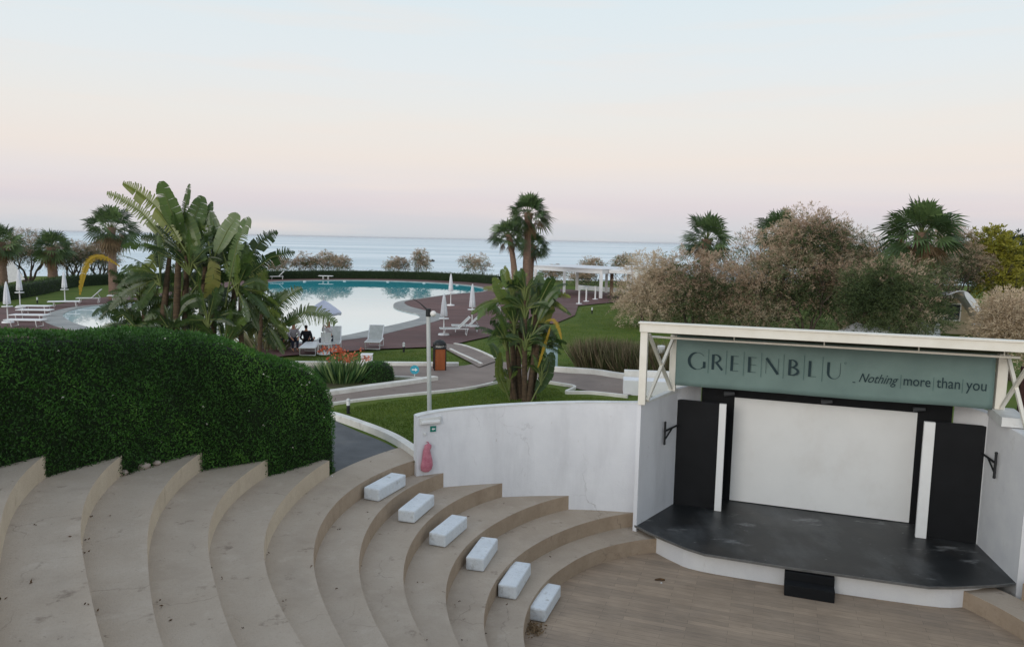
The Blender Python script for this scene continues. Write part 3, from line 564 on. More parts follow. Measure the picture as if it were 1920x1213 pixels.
# ------------------------------------------------------------------ banner
bnr = empty('banner', S(1.15, 19.22, 4.4), 'grey-green fabric banner reading GREENBLU Nothing more than you under the canopy', 'banner')
BN = 19.16
nx, nz = 60, 10; u0, u1 = -2.3, 4.68
vs = []
for j in range(nz+1):
    for i in range(nx+1):
        u = u0+(u1-u0)*i/nx; s = i/nx; zb = 3.72+.008*math.sin(s*9)+.03*s; zt = 5.0
        vs.append(S(u, BN+.018*math.sin(u*2.1+j*.35)+.01*math.sin(u*5.3-j*.5), zb+(zt-zb)*j/nz))
mb = MB(); mb.add(vs, [(j*(nx+1)+i, j*(nx+1)+i+1, (j+1)*(nx+1)+i+1, (j+1)*(nx+1)+i) for j in range(nz) for i in range(nx)], True); mb.build('cloth', M['banner'], bnr, solid=.004)
TB = BN-.045
def stroke(mb, pts, wds):
    """flat stroke of varying width; pts in (u, z) on the banner"""
    n = len(pts); L, Rr = [], []
    for i in range(n):
        a, b = pts[max(i-1, 0)], pts[min(i+1, n-1)]; t = Vector((b[0]-a[0], b[1]-a[1])).normalized(); w_ = wds[i]/2
        L.append(S(pts[i][0]-t.y*w_, TB, pts[i][1]+t.x*w_)); Rr.append(S(pts[i][0]+t.y*w_, TB, pts[i][1]-t.x*w_))
    vs = L+Rr; fs = [(n+i, n+i+1, i+1, i) for i in range(n-1)]; mb.add(vs, fs)
TK, TN = .06, .009
def line_(mb, a, b, wd): stroke(mb, [a, b], [wd, wd])
def arc(mb, cx, cz, rx, rz, a0, a1, wf, n=24):
    pts, wd = [], []
    for i in range(n+1):
        t = R(a0+(a1-a0)*i/n); pts.append((cx+rx*math.cos(t), cz+rz*math.sin(t))); wd.append(wf(math.cos(t), math.sin(t)))
    stroke(mb, pts, wd)
def letters():
    mb, th = MB(), MB(); b, h = 4.2, .38
    def g(u):  # G
        arc(mb, u+.23, b+h/2, .2, h/2+.02, 60, 300, lambda c, s: TN+TK*max(0, -c)**.8)
        arc(th, u+.23, b+h/2, .2, h/2+.02, 40, 62, lambda c, s: TN)
        arc(mb, u+.23, b+h/2, .2, h/2+.02, 298, 330, lambda c, s: TN+.01); line_(mb, (u+.40, b+.02), (u+.40, b+h*.48), TK)
    def r_(u):
        line_(mb, (u+.04, b), (u+.04, b+h), TK); arc(mb, u+.06, b+h*.74, .15, h*.26, -90, 90, lambda c, s: TN+.04*c); line_(mb, (u+.12, b+h*.48), (u+.27, b), TK*.9)
    def e_(u):
        line_(mb, (u+.04, b), (u+.04, b+h), TK)
        for z in (b+.008, b+h*.5, b+h-.008): line_(th, (u+.06, z), (u+.2, z), TN)
    def n_(u):
        line_(th, (u+.02, b), (u+.02, b+h), TN); line_(mb, (u+.02, b+h), (u+.3, b), TK); line_(th, (u+.3, b), (u+.3, b+h), TN)
    def b_(u):
        line_(mb, (u+.04, b), (u+.04, b+h), TK); arc(mb, u+.06, b+h*.75, .13, h*.24, -90, 90, lambda c, s: TN+.045*c); arc(mb, u+.06, b+h*.26, .17, h*.25, -90, 90, lambda c, s: TN+.05*c)
    def l_(u): line_(mb, (u+.05, b), (u+.05, b+h), TK); line_(th, (u+.07, b+.008), (u+.2, b+.008), TN)
    def u_(u):
        line_(mb, (u+.04, b+.12), (u+.04, b+h), TK); arc(mb, u+.17, b+.13, .13, .14, 180, 360, lambda c, s: TN+.045*max(0, -c)); line_(th, (u+.3, b+.12), (u+.3, b+h), TN)
    outp_ = []
    for fn, u in ((g, -2.0), (r_, -1.43), (e_, -.98), (e_, -.57), (n_, -.16), (b_, .36), (l_, .8), (u_, 1.22)):
        mb.v, mb.f, mb.sm, th.v, th.f, th.sm = [], [], [], [], [], []
        fn(u); o = MB(); o.add(mb.v, mb.f); o.add([Vector(v)+Vector((-SN.x, -SN.y, 0))*.002 for v in th.v], th.f); o.build('letter', M['ink'], bnr)
    for x in (-1.5, -1.07, -.66, -.25, .26, .72, 1.13): o = MB(); line_(o, (x, b-.1), (x, b+h+.12), .01); o.build('divider', M['inkthin'], bnr)
    o = MB(); arc(o, 1.62, b+h, .02, .02, 0, 360, lambda c, s: .008, 10); o.build('registered_mark', M['inkthin'], bnr)
    o = MB(); line_(o, (1.80, 4.145), (1.86, 4.145), .02); o.build('dash', M['ink'], bnr)
    for x in (2.81, 3.48, 4.06): o = MB(); line_(o, (x, 4.08), (x, 4.4), .01); o.build('divider', M['inkthin'], bnr)
letters()
def words(txt, u, wdt, z, shear=0, offx=0, kz=1.25):
    cu = bpy.data.curves.new('w', 'FONT'); cu.body = txt; cu.shear = shear; cu.offset = offx; cu.resolution_u = 4
    t = bpy.data.objects.new('w', cu); col.objects.link(t); bpy.context.view_layer.update()
    me = bpy.data.meshes.new_from_object(t.evaluated_get(bpy.context.evaluated_depsgraph_get())); bpy.data.objects.remove(t)
    xs = [v.co.x for v in me.vertices]; x0, x1 = min(xs), max(xs); k = wdt/(x1-x0)
    mb = MB(); mb.add([S(u+(v.co.x-x0)*k, TB-.002, z+v.co.y*k*kz) for v in me.vertices], [tuple(p.vertices) for p in me.polygons]); return mb
words('more', 2.87, .55, 4.165, offx=.003).build('word_more', M['ink'], bnr); words('than', 3.54, .47, 4.165, offx=.003).build('word_than', M['ink'], bnr); words('you', 4.13, .4, 4.165, offx=.003).build('word_you', M['ink'], bnr); words('Nothing', 1.93, .83, 4.165, .42).build('word_nothing', M['ink'], bnr)
# brown boards beyond the right wing
mb = MB(); mb.prism([S(5.3, 19.6), S(8.5, 19.6), S(8.5, 19.7), S(5.3, 19.7)], 1.9, 4.7); tag(mb.build('board_screen', M['brown']), 'dark brown board screen behind the right end of the stage canopy', 'screen')
# ================================================================== small things on walls and seats
def wall_at(px, z):            # point on the curved wall front seen at pixel column px
    best = None
    for i in range(len(WALL)-1):
        for q in (0, .25, .5, .75):
            p = WALL[i].lerp(WALL[i+1], q); v = Vector((p.x, p.y, z))-Vector((0, 0, H)); x = 960+FPX*v.dot(rt)/v.dot(fw)
            if best is None or abs(x-px) < best[0]: t = (WALL[i+1]-WALL[i]).normalized(); best = (abs(x-px), Vector((p.x, p.y, z)), t)
    return best[1], best[2]
p, t = wall_at(806, 3.06); ang = math.atan2(t.y, t.x); nrm = Vector((t.y, -t.x, 0))
e = empty('wall_light', p, 'long white emergency light box at the top left of the curved wall', 'light fixture')
mb = MB(); mb.box(p+nrm*.03, (.52, .06, .17), ang); mb.build('housing', M['cap'], e, bevel=.01)
mb = MB(); mb.box(p+nrm*.075+Vector((0, 0, -.03)), (.46, .05, .07), ang); mb.build('diffuser', M['white'], e, bevel=.015)
p, t = wall_at(811, 2.85); e = empty('exit_sign', p, 'small square green exit sign with white arrow on the curved wall', 'sign')
mb = MB(); mb.box(p+nrm*.012, (.14, .02, .13), ang); mb.build('plate', M['green'], e)
mb = MB(); c_ = p+nrm*.026; tt = Vector((math.cos(ang), math.sin(ang), 0)); Z = Vector((0, 0, 1))
mb.add([c_-tt*.045, c_+tt*.0+Z*.035, c_+tt*.0+Z*.014, c_+tt*.045+Z*.014, c_+tt*.045-Z*.014, c_-Z*.014, c_-Z*.035], [(0, 6, 5, 4, 3, 2, 1)]); mb.build('arrow', M['white'], e)
p, t = wall_at(797, 2.75); mb = MB(); mb.box(p+nrm*.02, (.06, .04, .06), ang); tag(mb.build('junction_box', M['cap'], bevel=.01), 'tiny grey junction box under the emergency light', 'junction box')
# pink bag hanging from a nail
p, t = wall_at(799, 2.2); e = empty('pink_bag', p, 'pink translucent plastic bag hanging on the curved wall above the seats', 'bag')
mb = MB(); vs = []; nr = 16; prof = [(.02, .33), (.085, .29), (.09, .24), (.085, .16), (.105, .05), (.135, -.08), (.145, -.2), (.125, -.3), (.06, -.35)]
for r_, z in prof:
    for k in range(nr):
        a = 2*math.pi*k/nr; q = 1+.12*math.cos(3*a+z*9); o_ = (.06-z*.15)
        vs.append(p+nrm*.07+tt*(r_*math.cos(a)*q+(.04 if z > .2 else 0)-.02)+nrm*(r_*.5*math.sin(a))+Z*z)
mb.add(vs, [(i*nr+k, i*nr+(k+1) % nr, (i+1)*nr+(k+1) % nr, (i+1)*nr+k) for i in range(len(prof)-1) for k in range(nr)], True); mb.build('bag_body', M['pink'], e)
mb = MB(); mb.tube([p+nrm*.02+Z*.36, p+nrm*.06+Z*.34+tt*.03, p+nrm*.07+Z*.3+tt*.05], .012, 6); mb.build('knot', M['pink'], e)
# white foam blocks on the treads
BL = [(-2.71,15.39,1.75,-17,70), (-1.97,15.07,1.4,-21,72), (-1.26,14.71,1.05,-22,71), (-.51,14.37,.7,-22,73), (.16,13.94,.35,-24,72), (.76,13.72,0,-26,71)]
for i, (x, y, z, a1, a2) in enumerate(BL):
    d1 = Vector((-math.cos(R(a1)), -math.sin(R(a1)), 0)); d2 = Vector((math.cos(R(a2)), math.sin(R(a2)), 0))
    c = Vector((x, y, z))+d1*.19+d2*.57
    nm_ = ['topmost, on the seating row below the curved wall end', 'second from the top', 'third from the top', 'fourth from the top, on the third seating row above the floor', 'on the lowest seating row', 'lying on the wooden arena floor beside dry leaves'][i]
    mb = MB(); mb.box(c+Vector((0, 0, .14+.003)), (1.13+random.uniform(-.03, .03), .38 if i < 5 else .34, .27+random.uniform(-.01, .01)), R(a2)+random.uniform(-.06, .06))
    tag(mb.build('foam_block', M['foam'] if 'foam' in M else M.setdefault('foam', mat('foam_block', '#dfe4e8', '#d3d9de', 3, .8, .6, stains=[('#9a9890', 5, .6, .72, .7, (1, 1, 1)), ('#b8b8b4', 14, .55, .7, .5, (1, 1, 1))])), bevel=.035), 'white rectangular block '+nm_, 'block', 'white blocks lying on the seating rows')
# litter next to the lowest block
q = P(1003, 1180, 0.0); n = 260; c = np.array([q.x, q.y, .012])+np.stack([rng.normal(0, .1, n), rng.normal(0, .12, n), np.abs(rng.normal(0, .012, n))], 1)
d = rdir(n); d[:, 2] *= .3; tag(cloud('dry_leaves', c, d, .06, .03, rng.random(n), L_dead), 'small heap of dry brown leaves on the arena floor beside the lowest white block', 'dry leaves', None, 'stuff')
q = P(1040, 1110, 0.0); 
q = P(1238, 1088, 0); mb = MB(); mb.tube([q+Vector((-.12, 0, .02)), q+Vector((0, .01, .03)), q+Vector((.1, 0, .02))], [.015, .03, .02], 6); tag(mb.build('brown_leaf', M['litter']), 'brown dead leaf on the arena floor in front of the stage', 'leaf')
for px, py, z in ((607, 894, 2.1), (622, 893, 2.1), (1240, 1093, 0)):
    q = P(px, py, z); mb = MB(); mb.ball(q+Vector((0, 0, .01)), .025, 6, .5); tag(mb.build('paper_scrap', M['white']), {607: 'left crumpled white paper scrap on the upper tread near the hedge end', 622: 'right crumpled white paper scrap on the upper tread near the hedge end', 1240: 'tiny white scrap on the arena floor beside the dead leaf'}[px], 'paper scrap')
# recessed step lights on the risers (small pale plates)
for px, py, k in ((940, 925, 3), (951, 919, 3), (1072, 948, 2)):
    pass
# stones at the foot of the hedge
for i, (px, py, z) in enumerate(((226, 888, 3.15), (243, 880, 3.15), (264, 876, 3.15), (288, 870, 3.15))):
    q = P(px, py, z); mb = MB(); mb.ball(q+Vector((.07, -.05, .04)), (.09, .08, .12, .08)[i], 10, .55, .08); tag(mb.build('stone', M['rock']), 'pale rounded stone under the big hedge, '+('first from the left in the row of four', 'second from the left in the row of four', 'third and largest of the row of four', 'rightmost of the row of four')[i], 'stone', 'stones at the foot of the big hedge')

# leaf litter and grit blown over the treads
C_, D_ = [], []
for i in range(75):
    k = int(rng.integers(0, 11)); th = R(rng.uniform(starts[k]+4, 225)); r0 = rad_at(k, th); r1 = rad_at(k+1, th) if k < 10 else r0+1
    f = 1-abs(rng.normal(0, .25)) if rng.random() < .6 else rng.random(); r_ = r0+(r1-r0)*min(.97, max(.05, f)); C_.append((CC.x+r_*math.cos(th), CC.y+r_*math.sin(th), RISE*(k+1)+.008))
C_ = np.repeat(np.array(C_), 2, 0)+rng.normal(0, .02, (150, 3))*np.array([1, 1, .1]); D_ = rdir(150); D_[:, 2] = np.abs(D_[:, 2])*.25
tag(cloud('leaf_litter', C_, D_, rng.uniform(.03, .055, 150), .02, rng.random(150)*.7, leafmat('litter_leaves', ['#3a2d22', '#5c4631', '#7a6248'], 0, .9, .1)), 'dry leaves and grit scattered over the concrete seating rows', 'leaf litter', None, 'stuff')
# ================================================================== HEDGES
def hedge(name, path, hw, top, zb, leaf, dens, lmat, label, cat='hedge', group=None, blossoms=0, k=6, roundend=0):
    """path: centre line; hw(s), top(s) with s in 0..1; boxy cross-section with soft shoulders, covered in leaves"""
    L = catmull(path, k) if len(path) > 2 else [Vector(path[0]).lerp(Vector(path[-1]), i/24) for i in range(25)]
    n = len(L); e = empty(name, L[0].copy(), label, cat, group); nc = 26; rings = []
    for i, p in enumerate(L):
        t = (L[min(i+1, n-1)]-L[max(i-1, 0)]); t.z = 0; t.normalize(); sd = Vector((t.y, -t.x, 0)); s = i/(n-1); w_ = hw(s); h_ = top(s)-zb
        ring = []
        for q in range(nc+1):
            a = math.pi*(.5-.5*math.cos(math.pi*q/nc)); c, s_ = math.cos(a), math.sin(a); x = math.copysign(abs(c)**.32, c); z = abs(s_)**.42
            ring.append(p*1+sd*x*w_+Vector((0, 0, zb+h_*z-p.z)))
        rings.append(ring)
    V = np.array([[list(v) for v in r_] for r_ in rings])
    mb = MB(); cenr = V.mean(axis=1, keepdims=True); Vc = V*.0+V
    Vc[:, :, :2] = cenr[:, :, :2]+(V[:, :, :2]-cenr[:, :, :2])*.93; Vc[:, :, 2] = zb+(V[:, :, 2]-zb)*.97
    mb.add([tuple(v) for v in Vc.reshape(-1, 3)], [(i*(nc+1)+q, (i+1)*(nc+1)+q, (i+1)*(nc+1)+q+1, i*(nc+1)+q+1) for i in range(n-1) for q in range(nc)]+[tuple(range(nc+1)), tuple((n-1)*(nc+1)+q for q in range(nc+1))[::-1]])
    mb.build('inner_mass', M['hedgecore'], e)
    # sample the surface by area
    A = V[:-1, :-1]; B = V[1:, :-1]; C = V[1:, 1:]; D = V[:-1, 1:]
    nr_ = np.cross(C-A, D-B); ar = np.linalg.norm(nr_, axis=2)/2; pr = (ar/ar.sum()).ravel(); N_ = int(ar.sum()*dens)
    idx = rng.choice(len(pr), N_, p=pr); a, b = rng.random((2, N_, 1)); f = lambda X: X.reshape(-1, 3)[idx]
    pt = f(A)*(1-a)*(1-b)+f(B)*a*(1-b)+f(C)*a*b+f(D)*(1-a)*b; nn = f(nr_); nn /= np.linalg.norm(nn, axis=1, keepdims=True)+1e-9
    cc = V.reshape(-1, 3).mean(0); mid = cenr.reshape(-1, 3)[np.clip(idx//nc, 0, n-1)]
    nn *= np.sign(((pt-mid)*nn).sum(1, keepdims=True)+1e-9)
    ph = np.sin(pt[:, 0]*3.1+pt[:, 2]*2.3)+np.sin(pt[:, 1]*4.3-pt[:, 2]*3.7)+np.sin(pt[:, 0]*9+pt[:, 1]*7+pt[:, 2]*8)
    pt = pt+nn*((rng.random((N_, 1))-.75)*leaf*1.6+.012*leaf/.06*ph[:, None]*.8+.035*np.sin(pt[:, :1]*2.3+pt[:, 2:]*1.7)*np.sin(pt[:, 1:2]*1.9-pt[:, 2:]*2.9)+(rng.random((N_, 1)) < .012)*rng.uniform(.02, .09, (N_, 1))*(leaf < .1))
    d = nn*rng.uniform(-.1, .9, (N_, 1))+rng.normal(size=(N_, 3))*.55+np.array([0, 0, .45])
    lo = .4+.16*np.sin(pt[:, 0]*1.3+1.7*np.sin(pt[:, 2]*1.1+pt[:, 1]*.6))*np.sin(pt[:, 2]*1.9+pt[:, 1]*.8)
    tint = lo+.13*ph/1.5+rng.normal(0, .12, N_)
    cloud('foliage', pt, d, leaf*rng.uniform(.8, 1.6, N_), leaf*.45, tint, lmat, e)
    if blossoms:
        w_ = np.exp(-((idx//nc)/n*4)) if roundend else np.ones(N_); w_ /= w_.sum()
        j = rng.choice(N_, blossoms, p=w_, replace=False)
        cloud('blossoms', np.repeat(pt[j]+nn[j]*.02, 3, 0), rdir(blossoms*3), .035, .03, rng.random(blossoms*3), L_wf, e)['kind'] = 'stuff'
    return e
fl_ = [Vector((x, y, 0)) for x, y in [(-3.78,16.6),(-4.0,15.95),(-4.9,14.65),(-5.95,13.8),(-6.6,12.4),(-7.17,11.1),(-7.5,10.2),(-8.3,7.0)]]
HB = offset(catmull(fl_, 5), -.95)
def htop(s): return 2.1+3.32*min(1, (max(s, 0)/.33))**.5*.72+3.32*.28*min(1, s/.12+.5)
def hhw(s): return min(.9, .35+s*7)
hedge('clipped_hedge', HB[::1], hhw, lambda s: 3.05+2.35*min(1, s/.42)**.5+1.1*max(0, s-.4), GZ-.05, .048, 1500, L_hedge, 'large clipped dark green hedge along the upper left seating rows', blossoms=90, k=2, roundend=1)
far_px = [(-260, 600), (-80, 575), (0, 563), (60, 553), (97, 545), (130, 538), (200, 533), (300, 530), (420, 526.5), (540, 523.5), (620, 522.5), (700, 523), (780, 524.5), (850, 527.5), (900, 530.5), (940, 534)]
fp = [P(*q) for q in far_px]
hedge('low_hedge', [Vector((p.x, p.y, 0)) for p in fp], lambda s: .6, lambda s: GZ+1.02, GZ-.05, .12, 60, L_far, 'long low clipped hedge along the seaward side behind the pool', k=3)
# ================================================================== TREES
def limb(mb, a, d, L, r, depth, tips, spread=.5, upb=.15, n=5):
    pts, p, dd = [Vector(a)], Vector(a), Vector(d).normalized()
    for i in range(n):
        dd = (dd+Vector((random.gauss(0, .13), random.gauss(0, .13), random.gauss(0, .08)+upb*.2))).normalized(); p = p+dd*L/n; pts.append(p)
    mb.tube(pts, [r*(1-.45*i/n) for i in range(n+1)], 7 if depth > 1 else 5)
    if depth == 0: tips.append((p, dd)); return
    for k in range(random.choice((2, 3))):
        a_ = random.uniform(0, 6.28); q = Vector((math.cos(a_), math.sin(a_), random.uniform(-.1, .6))); limb(mb, p, dd+q*spread, L*.72, r*.55, depth-1, tips, spread, upb, n)
def tamarisk(name, base, cr, ch, cz, nspray, per, label, group, mats=(None, None), mix=.6, trunks=4, tr=.09, spl=1.0, leaf=.15, lumps=13, cat='tree', lw=.22, lean=(0, 0), th=None, droop=.3):
    base = Vector(base); e = empty(name, base, label, cat, group)
    mb = MB(); tips = []
    for k in range(trunks):
        a_ = 2*math.pi*k/trunks+random.random(); limb(mb, base+Vector((math.cos(a_)*.12, math.sin(a_)*.12, -.1)), Vector((math.cos(a_)*.55+lean[0], math.sin(a_)*.4+lean[1], 1)), (cz+ch*.35)/2.75, tr*(1 if trunks > 1 else 1.6), 3, tips, .55)
    mb.build('trunk', M['bark'], e)
    # lumpy crown: several ellipsoids
    lc = []; 
    for k in range(lumps):
        d = rdir(1)[0]; rr = rng.uniform(.5, .85); lc.append((d*np.array([cr, cr*.8, ch*.85])*rr+np.array([lean[0]*2, lean[1]*2, cz]), rng.uniform(.34, .56)))
    lc.append((np.array([0, 0, cz]), .6))
    li = rng.integers(0, len(lc), nspray); d = rdir(nspray); d[:, 2] = np.where(rng.random(nspray) < .3, np.abs(d[:, 2]), d[:, 2])
    c = np.array([lc[i][0] for i in li])+d*np.array([cr, cr*.85, ch*.7])*np.array([lc[i][1] for i in li])[:, None]*rng.uniform(.45, 1.05, (nspray, 1))
    # each spray is an arching plume carrying many tiny leaf faces
    d2 = d*np.array([1, 1, .6])+rng.normal(0, .35, (nspray, 3))+np.array([0, 0, .35]); d2 /= np.linalg.norm(d2, axis=1, keepdims=True)
    s = rng.random((nspray, per, 1)); P_ = c[:, None]+d2[:, None]*s*spl+np.array([0, 0, -1])*droop*spl*s**2*1.5+rng.normal(0, .06*spl, (nspray, per, 3))*(1.1-s*.6)
    D_ = d2[:, None]+rng.normal(0, .55, (nspray, per, 3))
    big = np.sin(c[:, 0]*1.7+base.x)+np.sin(c[:, 2]*2.1+c[:, 1])
    tint = np.clip(.45+.14*big+rng.normal(0, .16, nspray), 0, 1); T_ = np.repeat(tint[:, None], per, 1)+rng.normal(0, .1, (nspray, per))
    # flowering plumes sit outside and on top, green shoots inside and below
    rel = d[:, 2]*.5+rng.normal(0, .3, nspray)+.25*big/2; om = rel > np.quantile(rel, 1-mix)
    b3 = np.array(base)
    for nm_, sel, mt in (('plumes', om, mats[0]), ('foliage', ~om, mats[1])):
        k = sel.sum()
        if k == 0: continue
        pp = P_[sel].reshape(-1, 3)+np.array([base.x, base.y, base.z]); dd = D_[sel].reshape(-1, 3); m_ = len(pp)
        cloud(nm_, pp, dd, leaf*rng.uniform(.6, 1.5, m_), leaf*lw, T_[sel].ravel(), mt, e)
    return e
g_t = 'tamarisk trees behind the stage'
TM = (L_tam, L_tamg)
def at_base(px, Y, z=GZ): q = PY(px, 600, Y); return Vector((q.x, Y, z))
def zof(py, px, Y): return PY(px, py, Y).z
def tree_px(px, Y, ytop, ybot, halfw, **kw):
    """crown spanning image rows ytop..ybot and half width halfw pixels at distance Y"""
    b = at_base(px, Y, kw.pop('z', GZ)); zt, zb = zof(ytop, px, Y), zof(ybot, px, Y); k = Y/FPX
    cz = (zt+zb)/2-b.z; ch = (zt-zb)/2
    return tamarisk(kw.pop('name', 'tamarisk_tree'), b, halfw*k, ch, cz, int(kw.pop('n', 700)*1.7), kw.pop('per', 22), kw.pop('label'), kw.pop('group', None), mats=kw.pop('mats', TM), **kw)
tree_px(1515, 43, 404, 640, 95, n=2100, label='largest tamarisk tree with pinkish brown plumes behind the middle of the stage canopy', group=g_t, mix=.55)
tree_px(1405, 44, 418, 640, 90, n=1500, label='broad brown tamarisk tree just left of the largest one', group=g_t, mix=.6)
tree_px(1295, 46, 458, 632, 78, n=1250, label='tamarisk tree with brown and green plumes above the left part of the stage canopy', group=g_t, mix=.55)
tree_px(1212, 47, 476, 622, 60, n=900, label='pale tamarisk tree in front of the low white building', group=g_t, mix=.85, mats=(L_tan, L_tamg))
tree_px(1590, 45, 418, 640, 66, n=1200, label='tamarisk tree with green lower branches right of the largest one', group=g_t, mix=.25)
tree_px(1685, 39.5, 462, 645, 84, n=1700, label='dark green tamarisk tree in front of the tall fan palm on the right', group=g_t, mix=.14)
tree_px(1785, 52, 420, 548, 50, n=900, label='brown tamarisk tree between the right fan palm and the yellow-green tree', group=g_t, mix=.6)
tree_px(1722, 46, 438, 620, 46, n=900, label='mixed brown and green tamarisk tree behind the trunk of the large right fan palm', group=g_t, mix=.35)
tree_px(1635, 44, 470, 640, 52, n=900, label='dark tamarisk tree filling the gap left of the large right fan palm', group=g_t, mix=.2)
tree_px(1850, 52, 430, 560, 40, n=600, label='yellow-green leafy tree near the right edge', mats=(L_yel, L_yel), mix=.5, name='leafy_tree', leaf=.2, lw=.5, cat='tree')
tree_px(1897, 54, 446, 560, 48, n=900, label='dark green pine-like tree at the right edge beyond the tent', mats=(L_pine, L_pine), mix=.5, name='pine_tree', leaf=.2, lw=.35, trunks=1, lean=(0, 0))
tree_px(1915, 30, 528, 690, 44, n=900, label='sandy tan tamarisk bush at the right edge in front of the tent', mats=(L_tan, L_tan), mix=.5, name='tamarisk_bush')
# far shrubs beyond the low hedge
g_s = 'tamarisk shrubs beyond the far low hedge'
for i, (px, Y, yt, yb, hw_, lab) in enumerate(((520, 98, 480, 512, 22, 'low grey-brown shrub behind the raised white lounger'), (574, 99, 476, 508, 20, 'brownish shrub on the shore, left of two beyond the pool hedge'), (602, 99, 470, 508, 22, 'tallest rusty brown shrub of the left group beyond the pool hedge'), (640, 99, 481, 508, 20, 'grey-green shrub at the right end of the left group beyond the pool hedge'),
        (745, 99, 484, 512, 22, 'wide rusty shrub beyond the pool hedge, left of the narrow one'), (789, 99, 469, 514, 13, 'narrow upright shrub beyond the pool hedge'), (893, 99, 476, 518, 30, 'sparse reddish shrub beyond the hedge left of the tall palms'), (1035, 97, 500, 528, 26, 'dark shrub seen through the white pergola'), (1110, 92, 482, 520, 26, 'brown shrub rising behind the left half of the pergola roof'), (1160, 90, 476, 515, 30, 'brown shrub rising behind the right end of the pergola roof'), (1090, 90, 512, 530, 20, 'small dark shrub seen between the pergola posts'))):
    tree_px(px, Y, yt, yb, hw_, n=200, per=16, label=lab, group=g_s, mix=.65, leaf=.2, tr=.06, spl=.9, z=1.2, name='tamarisk_shrub')
g_l = 'bare-branched tamarisks at the far left'
for px, Y, yt, yb, hw_, lab in ((55, 74, 428, 505, 50, 'tamarisk with dark forked trunk between the two left palms'), (140, 78, 455, 510, 38, 'brown tamarisk right of the second palm from the left'), (192, 80, 450, 505, 34, 'greyish tamarisk behind the yellow leaf of the big clump'), (-20, 72, 440, 505, 40, 'tamarisk cut off by the left edge of the photo')):
    tree_px(px, Y, yt, yb, hw_, n=620, per=16, label=lab, group=g_l, mix=.5, leaf=.16, tr=.16, name='tamarisk_tree')

# ------------------------------------------------------------------ fan palms
def fan_palm(base, h, cr, tr, label, group, nleaf=40, lean=(0, 0), dead=14, uplift=0, name='fan_palm', seg=13):
    base = Vector(base); e = empty(name, base, label, 'palm tree', group)
    pts, rr = [], []
    for i in range(25):
        s = i/24; pts.append(base+Vector((lean[0]*s*s*h, lean[1]*s*s*h, h*s-.1))); rr.append(tr*(1.25-.45*s if s < .85 else .87+ (s-.85)*2.2)*(1+.05*(i % 2)))
    mb = MB(); mb.tube(pts, rr, 12); mb.build('trunk', M['trunk'], e); top = pts[-1]
    def fans(nm, n, elf, mt, tint0, size):
        V, F, T, = [], [], []; st = MB()
        for k in range(n):
            az = k*2.39996+random.uniform(-.2, .2); el = elf(k/n)+random.uniform(-.12, .12); d = Vector((math.cos(az)*math.cos(el), math.sin(az)*math.cos(el), math.sin(el)))
            pl = cr*random.uniform(.3, .52)*size; p0 = top+Vector((0, 0, -.15)); p1 = p0+d*pl*.6; p2 = p0+d*pl+Vector((0, 0, -.06*pl*(1-math.sin(el))))
            st.tube([p0, p1, p2], [.025, .018, .014], 4, False)
            sd = d.cross(Vector((0, 0, 1))).normalized(); nn = sd.cross(d).normalized(); tw = random.uniform(-1.1, 1.1); sd2 = (sd*math.cos(tw)+nn*math.sin(tw)); fl = cr*random.uniform(.5, .68)*size; tn = tint0+random.gauss(0, .15)
            for j in range(seg):
                a = R(-74+148*j/(seg-1)); dir_ = d*math.cos(a)+sd2*math.sin(a); ln = fl*(1-.28*abs(a)/1.4)*random.uniform(.9, 1.05)
                q1 = p2+dir_*ln*.55+Vector((0, 0, -.05*ln)); q2 = p2+dir_*ln*.95+Vector((0, 0, -.16*ln-random.uniform(0, .22)*ln)); w1 = ln*.05; sdj = (sd2*math.cos(a)-d*math.sin(a))
                b = len(V); V += [p2, q1+sdj*w1, q2, q1-sdj*w1]; F.append((b, b+1, b+2, b+3)); T.append(tn+random.gauss(0, .05))
        o = MB(); o.add(V, F); ob = o.build(nm, mt, e); at_ = ob.data.attributes.new('tint', 'FLOAT', 'FACE'); at_.data.foreach_set('value', [max(0, min(1, t)) for t in T])
        st.build(nm.replace('crown', 'leaf').replace('fronds', 'frond')+'_stalks', M['petiole'] if 'dead' not in nm else M['strstem'], e)
    fans('crown', nleaf, lambda s: R(82-115*s+uplift), L_palm, .45, 1)
    if dead: fans('dead_fronds', dead, lambda s: R(-35-45*s), L_dead, .4, .8)
    return e
g_p = 'fan palms around the pool'
def palm_px(px, Y, ytop_centre, crpx, trpx, label, **kw):
    b = at_base(px, Y, kw.pop('z', GZ)); h = zof(ytop_centre, kw.pop('cpx', px), Y)-b.z; return fan_palm(b, h, crpx*Y/FPX, trpx*Y/FPX/2, label, g_p, **kw)
palm_px(985, 64, 397, 50, 14, 'tallest fan palm of the central group of three', nleaf=46, lean=(.01, 0), dead=8)
palm_px(966, 63, 437, 42, 11, 'shorter fan palm leaning left in the central group', lean=(-.12, 0), dead=6)
palm_px(990, 67, 457, 38, 14, 'fan palm with lower dark crown behind the tallest one in the centre', lean=(.05, 0), dead=8)
palm_px(8, 66, 452, 48, 16, 'fan palm cut by the left edge of the photo', dead=14)
palm_px(103, 72, 462, 46, 15, 'second fan palm from the left, beside the far lawn hedge', dead=14)
palm_px(215, 58, 424, 58, 14, 'fan palm partly hidden behind the big leafy clump', dead=16)
palm_px(1318, 50, 445, 62, 16, 'fan palm crown rising above the left tamarisks on the right side', dead=10)
palm_px(1452, 52, 432, 60, 16, 'fan palm crown mostly hidden behind the largest tamarisk', dead=8)
palm_px(1715, 41, 432, 84, 22, 'large fan palm with upright crown in front of the right tamarisks', nleaf=52, dead=22, uplift=6)

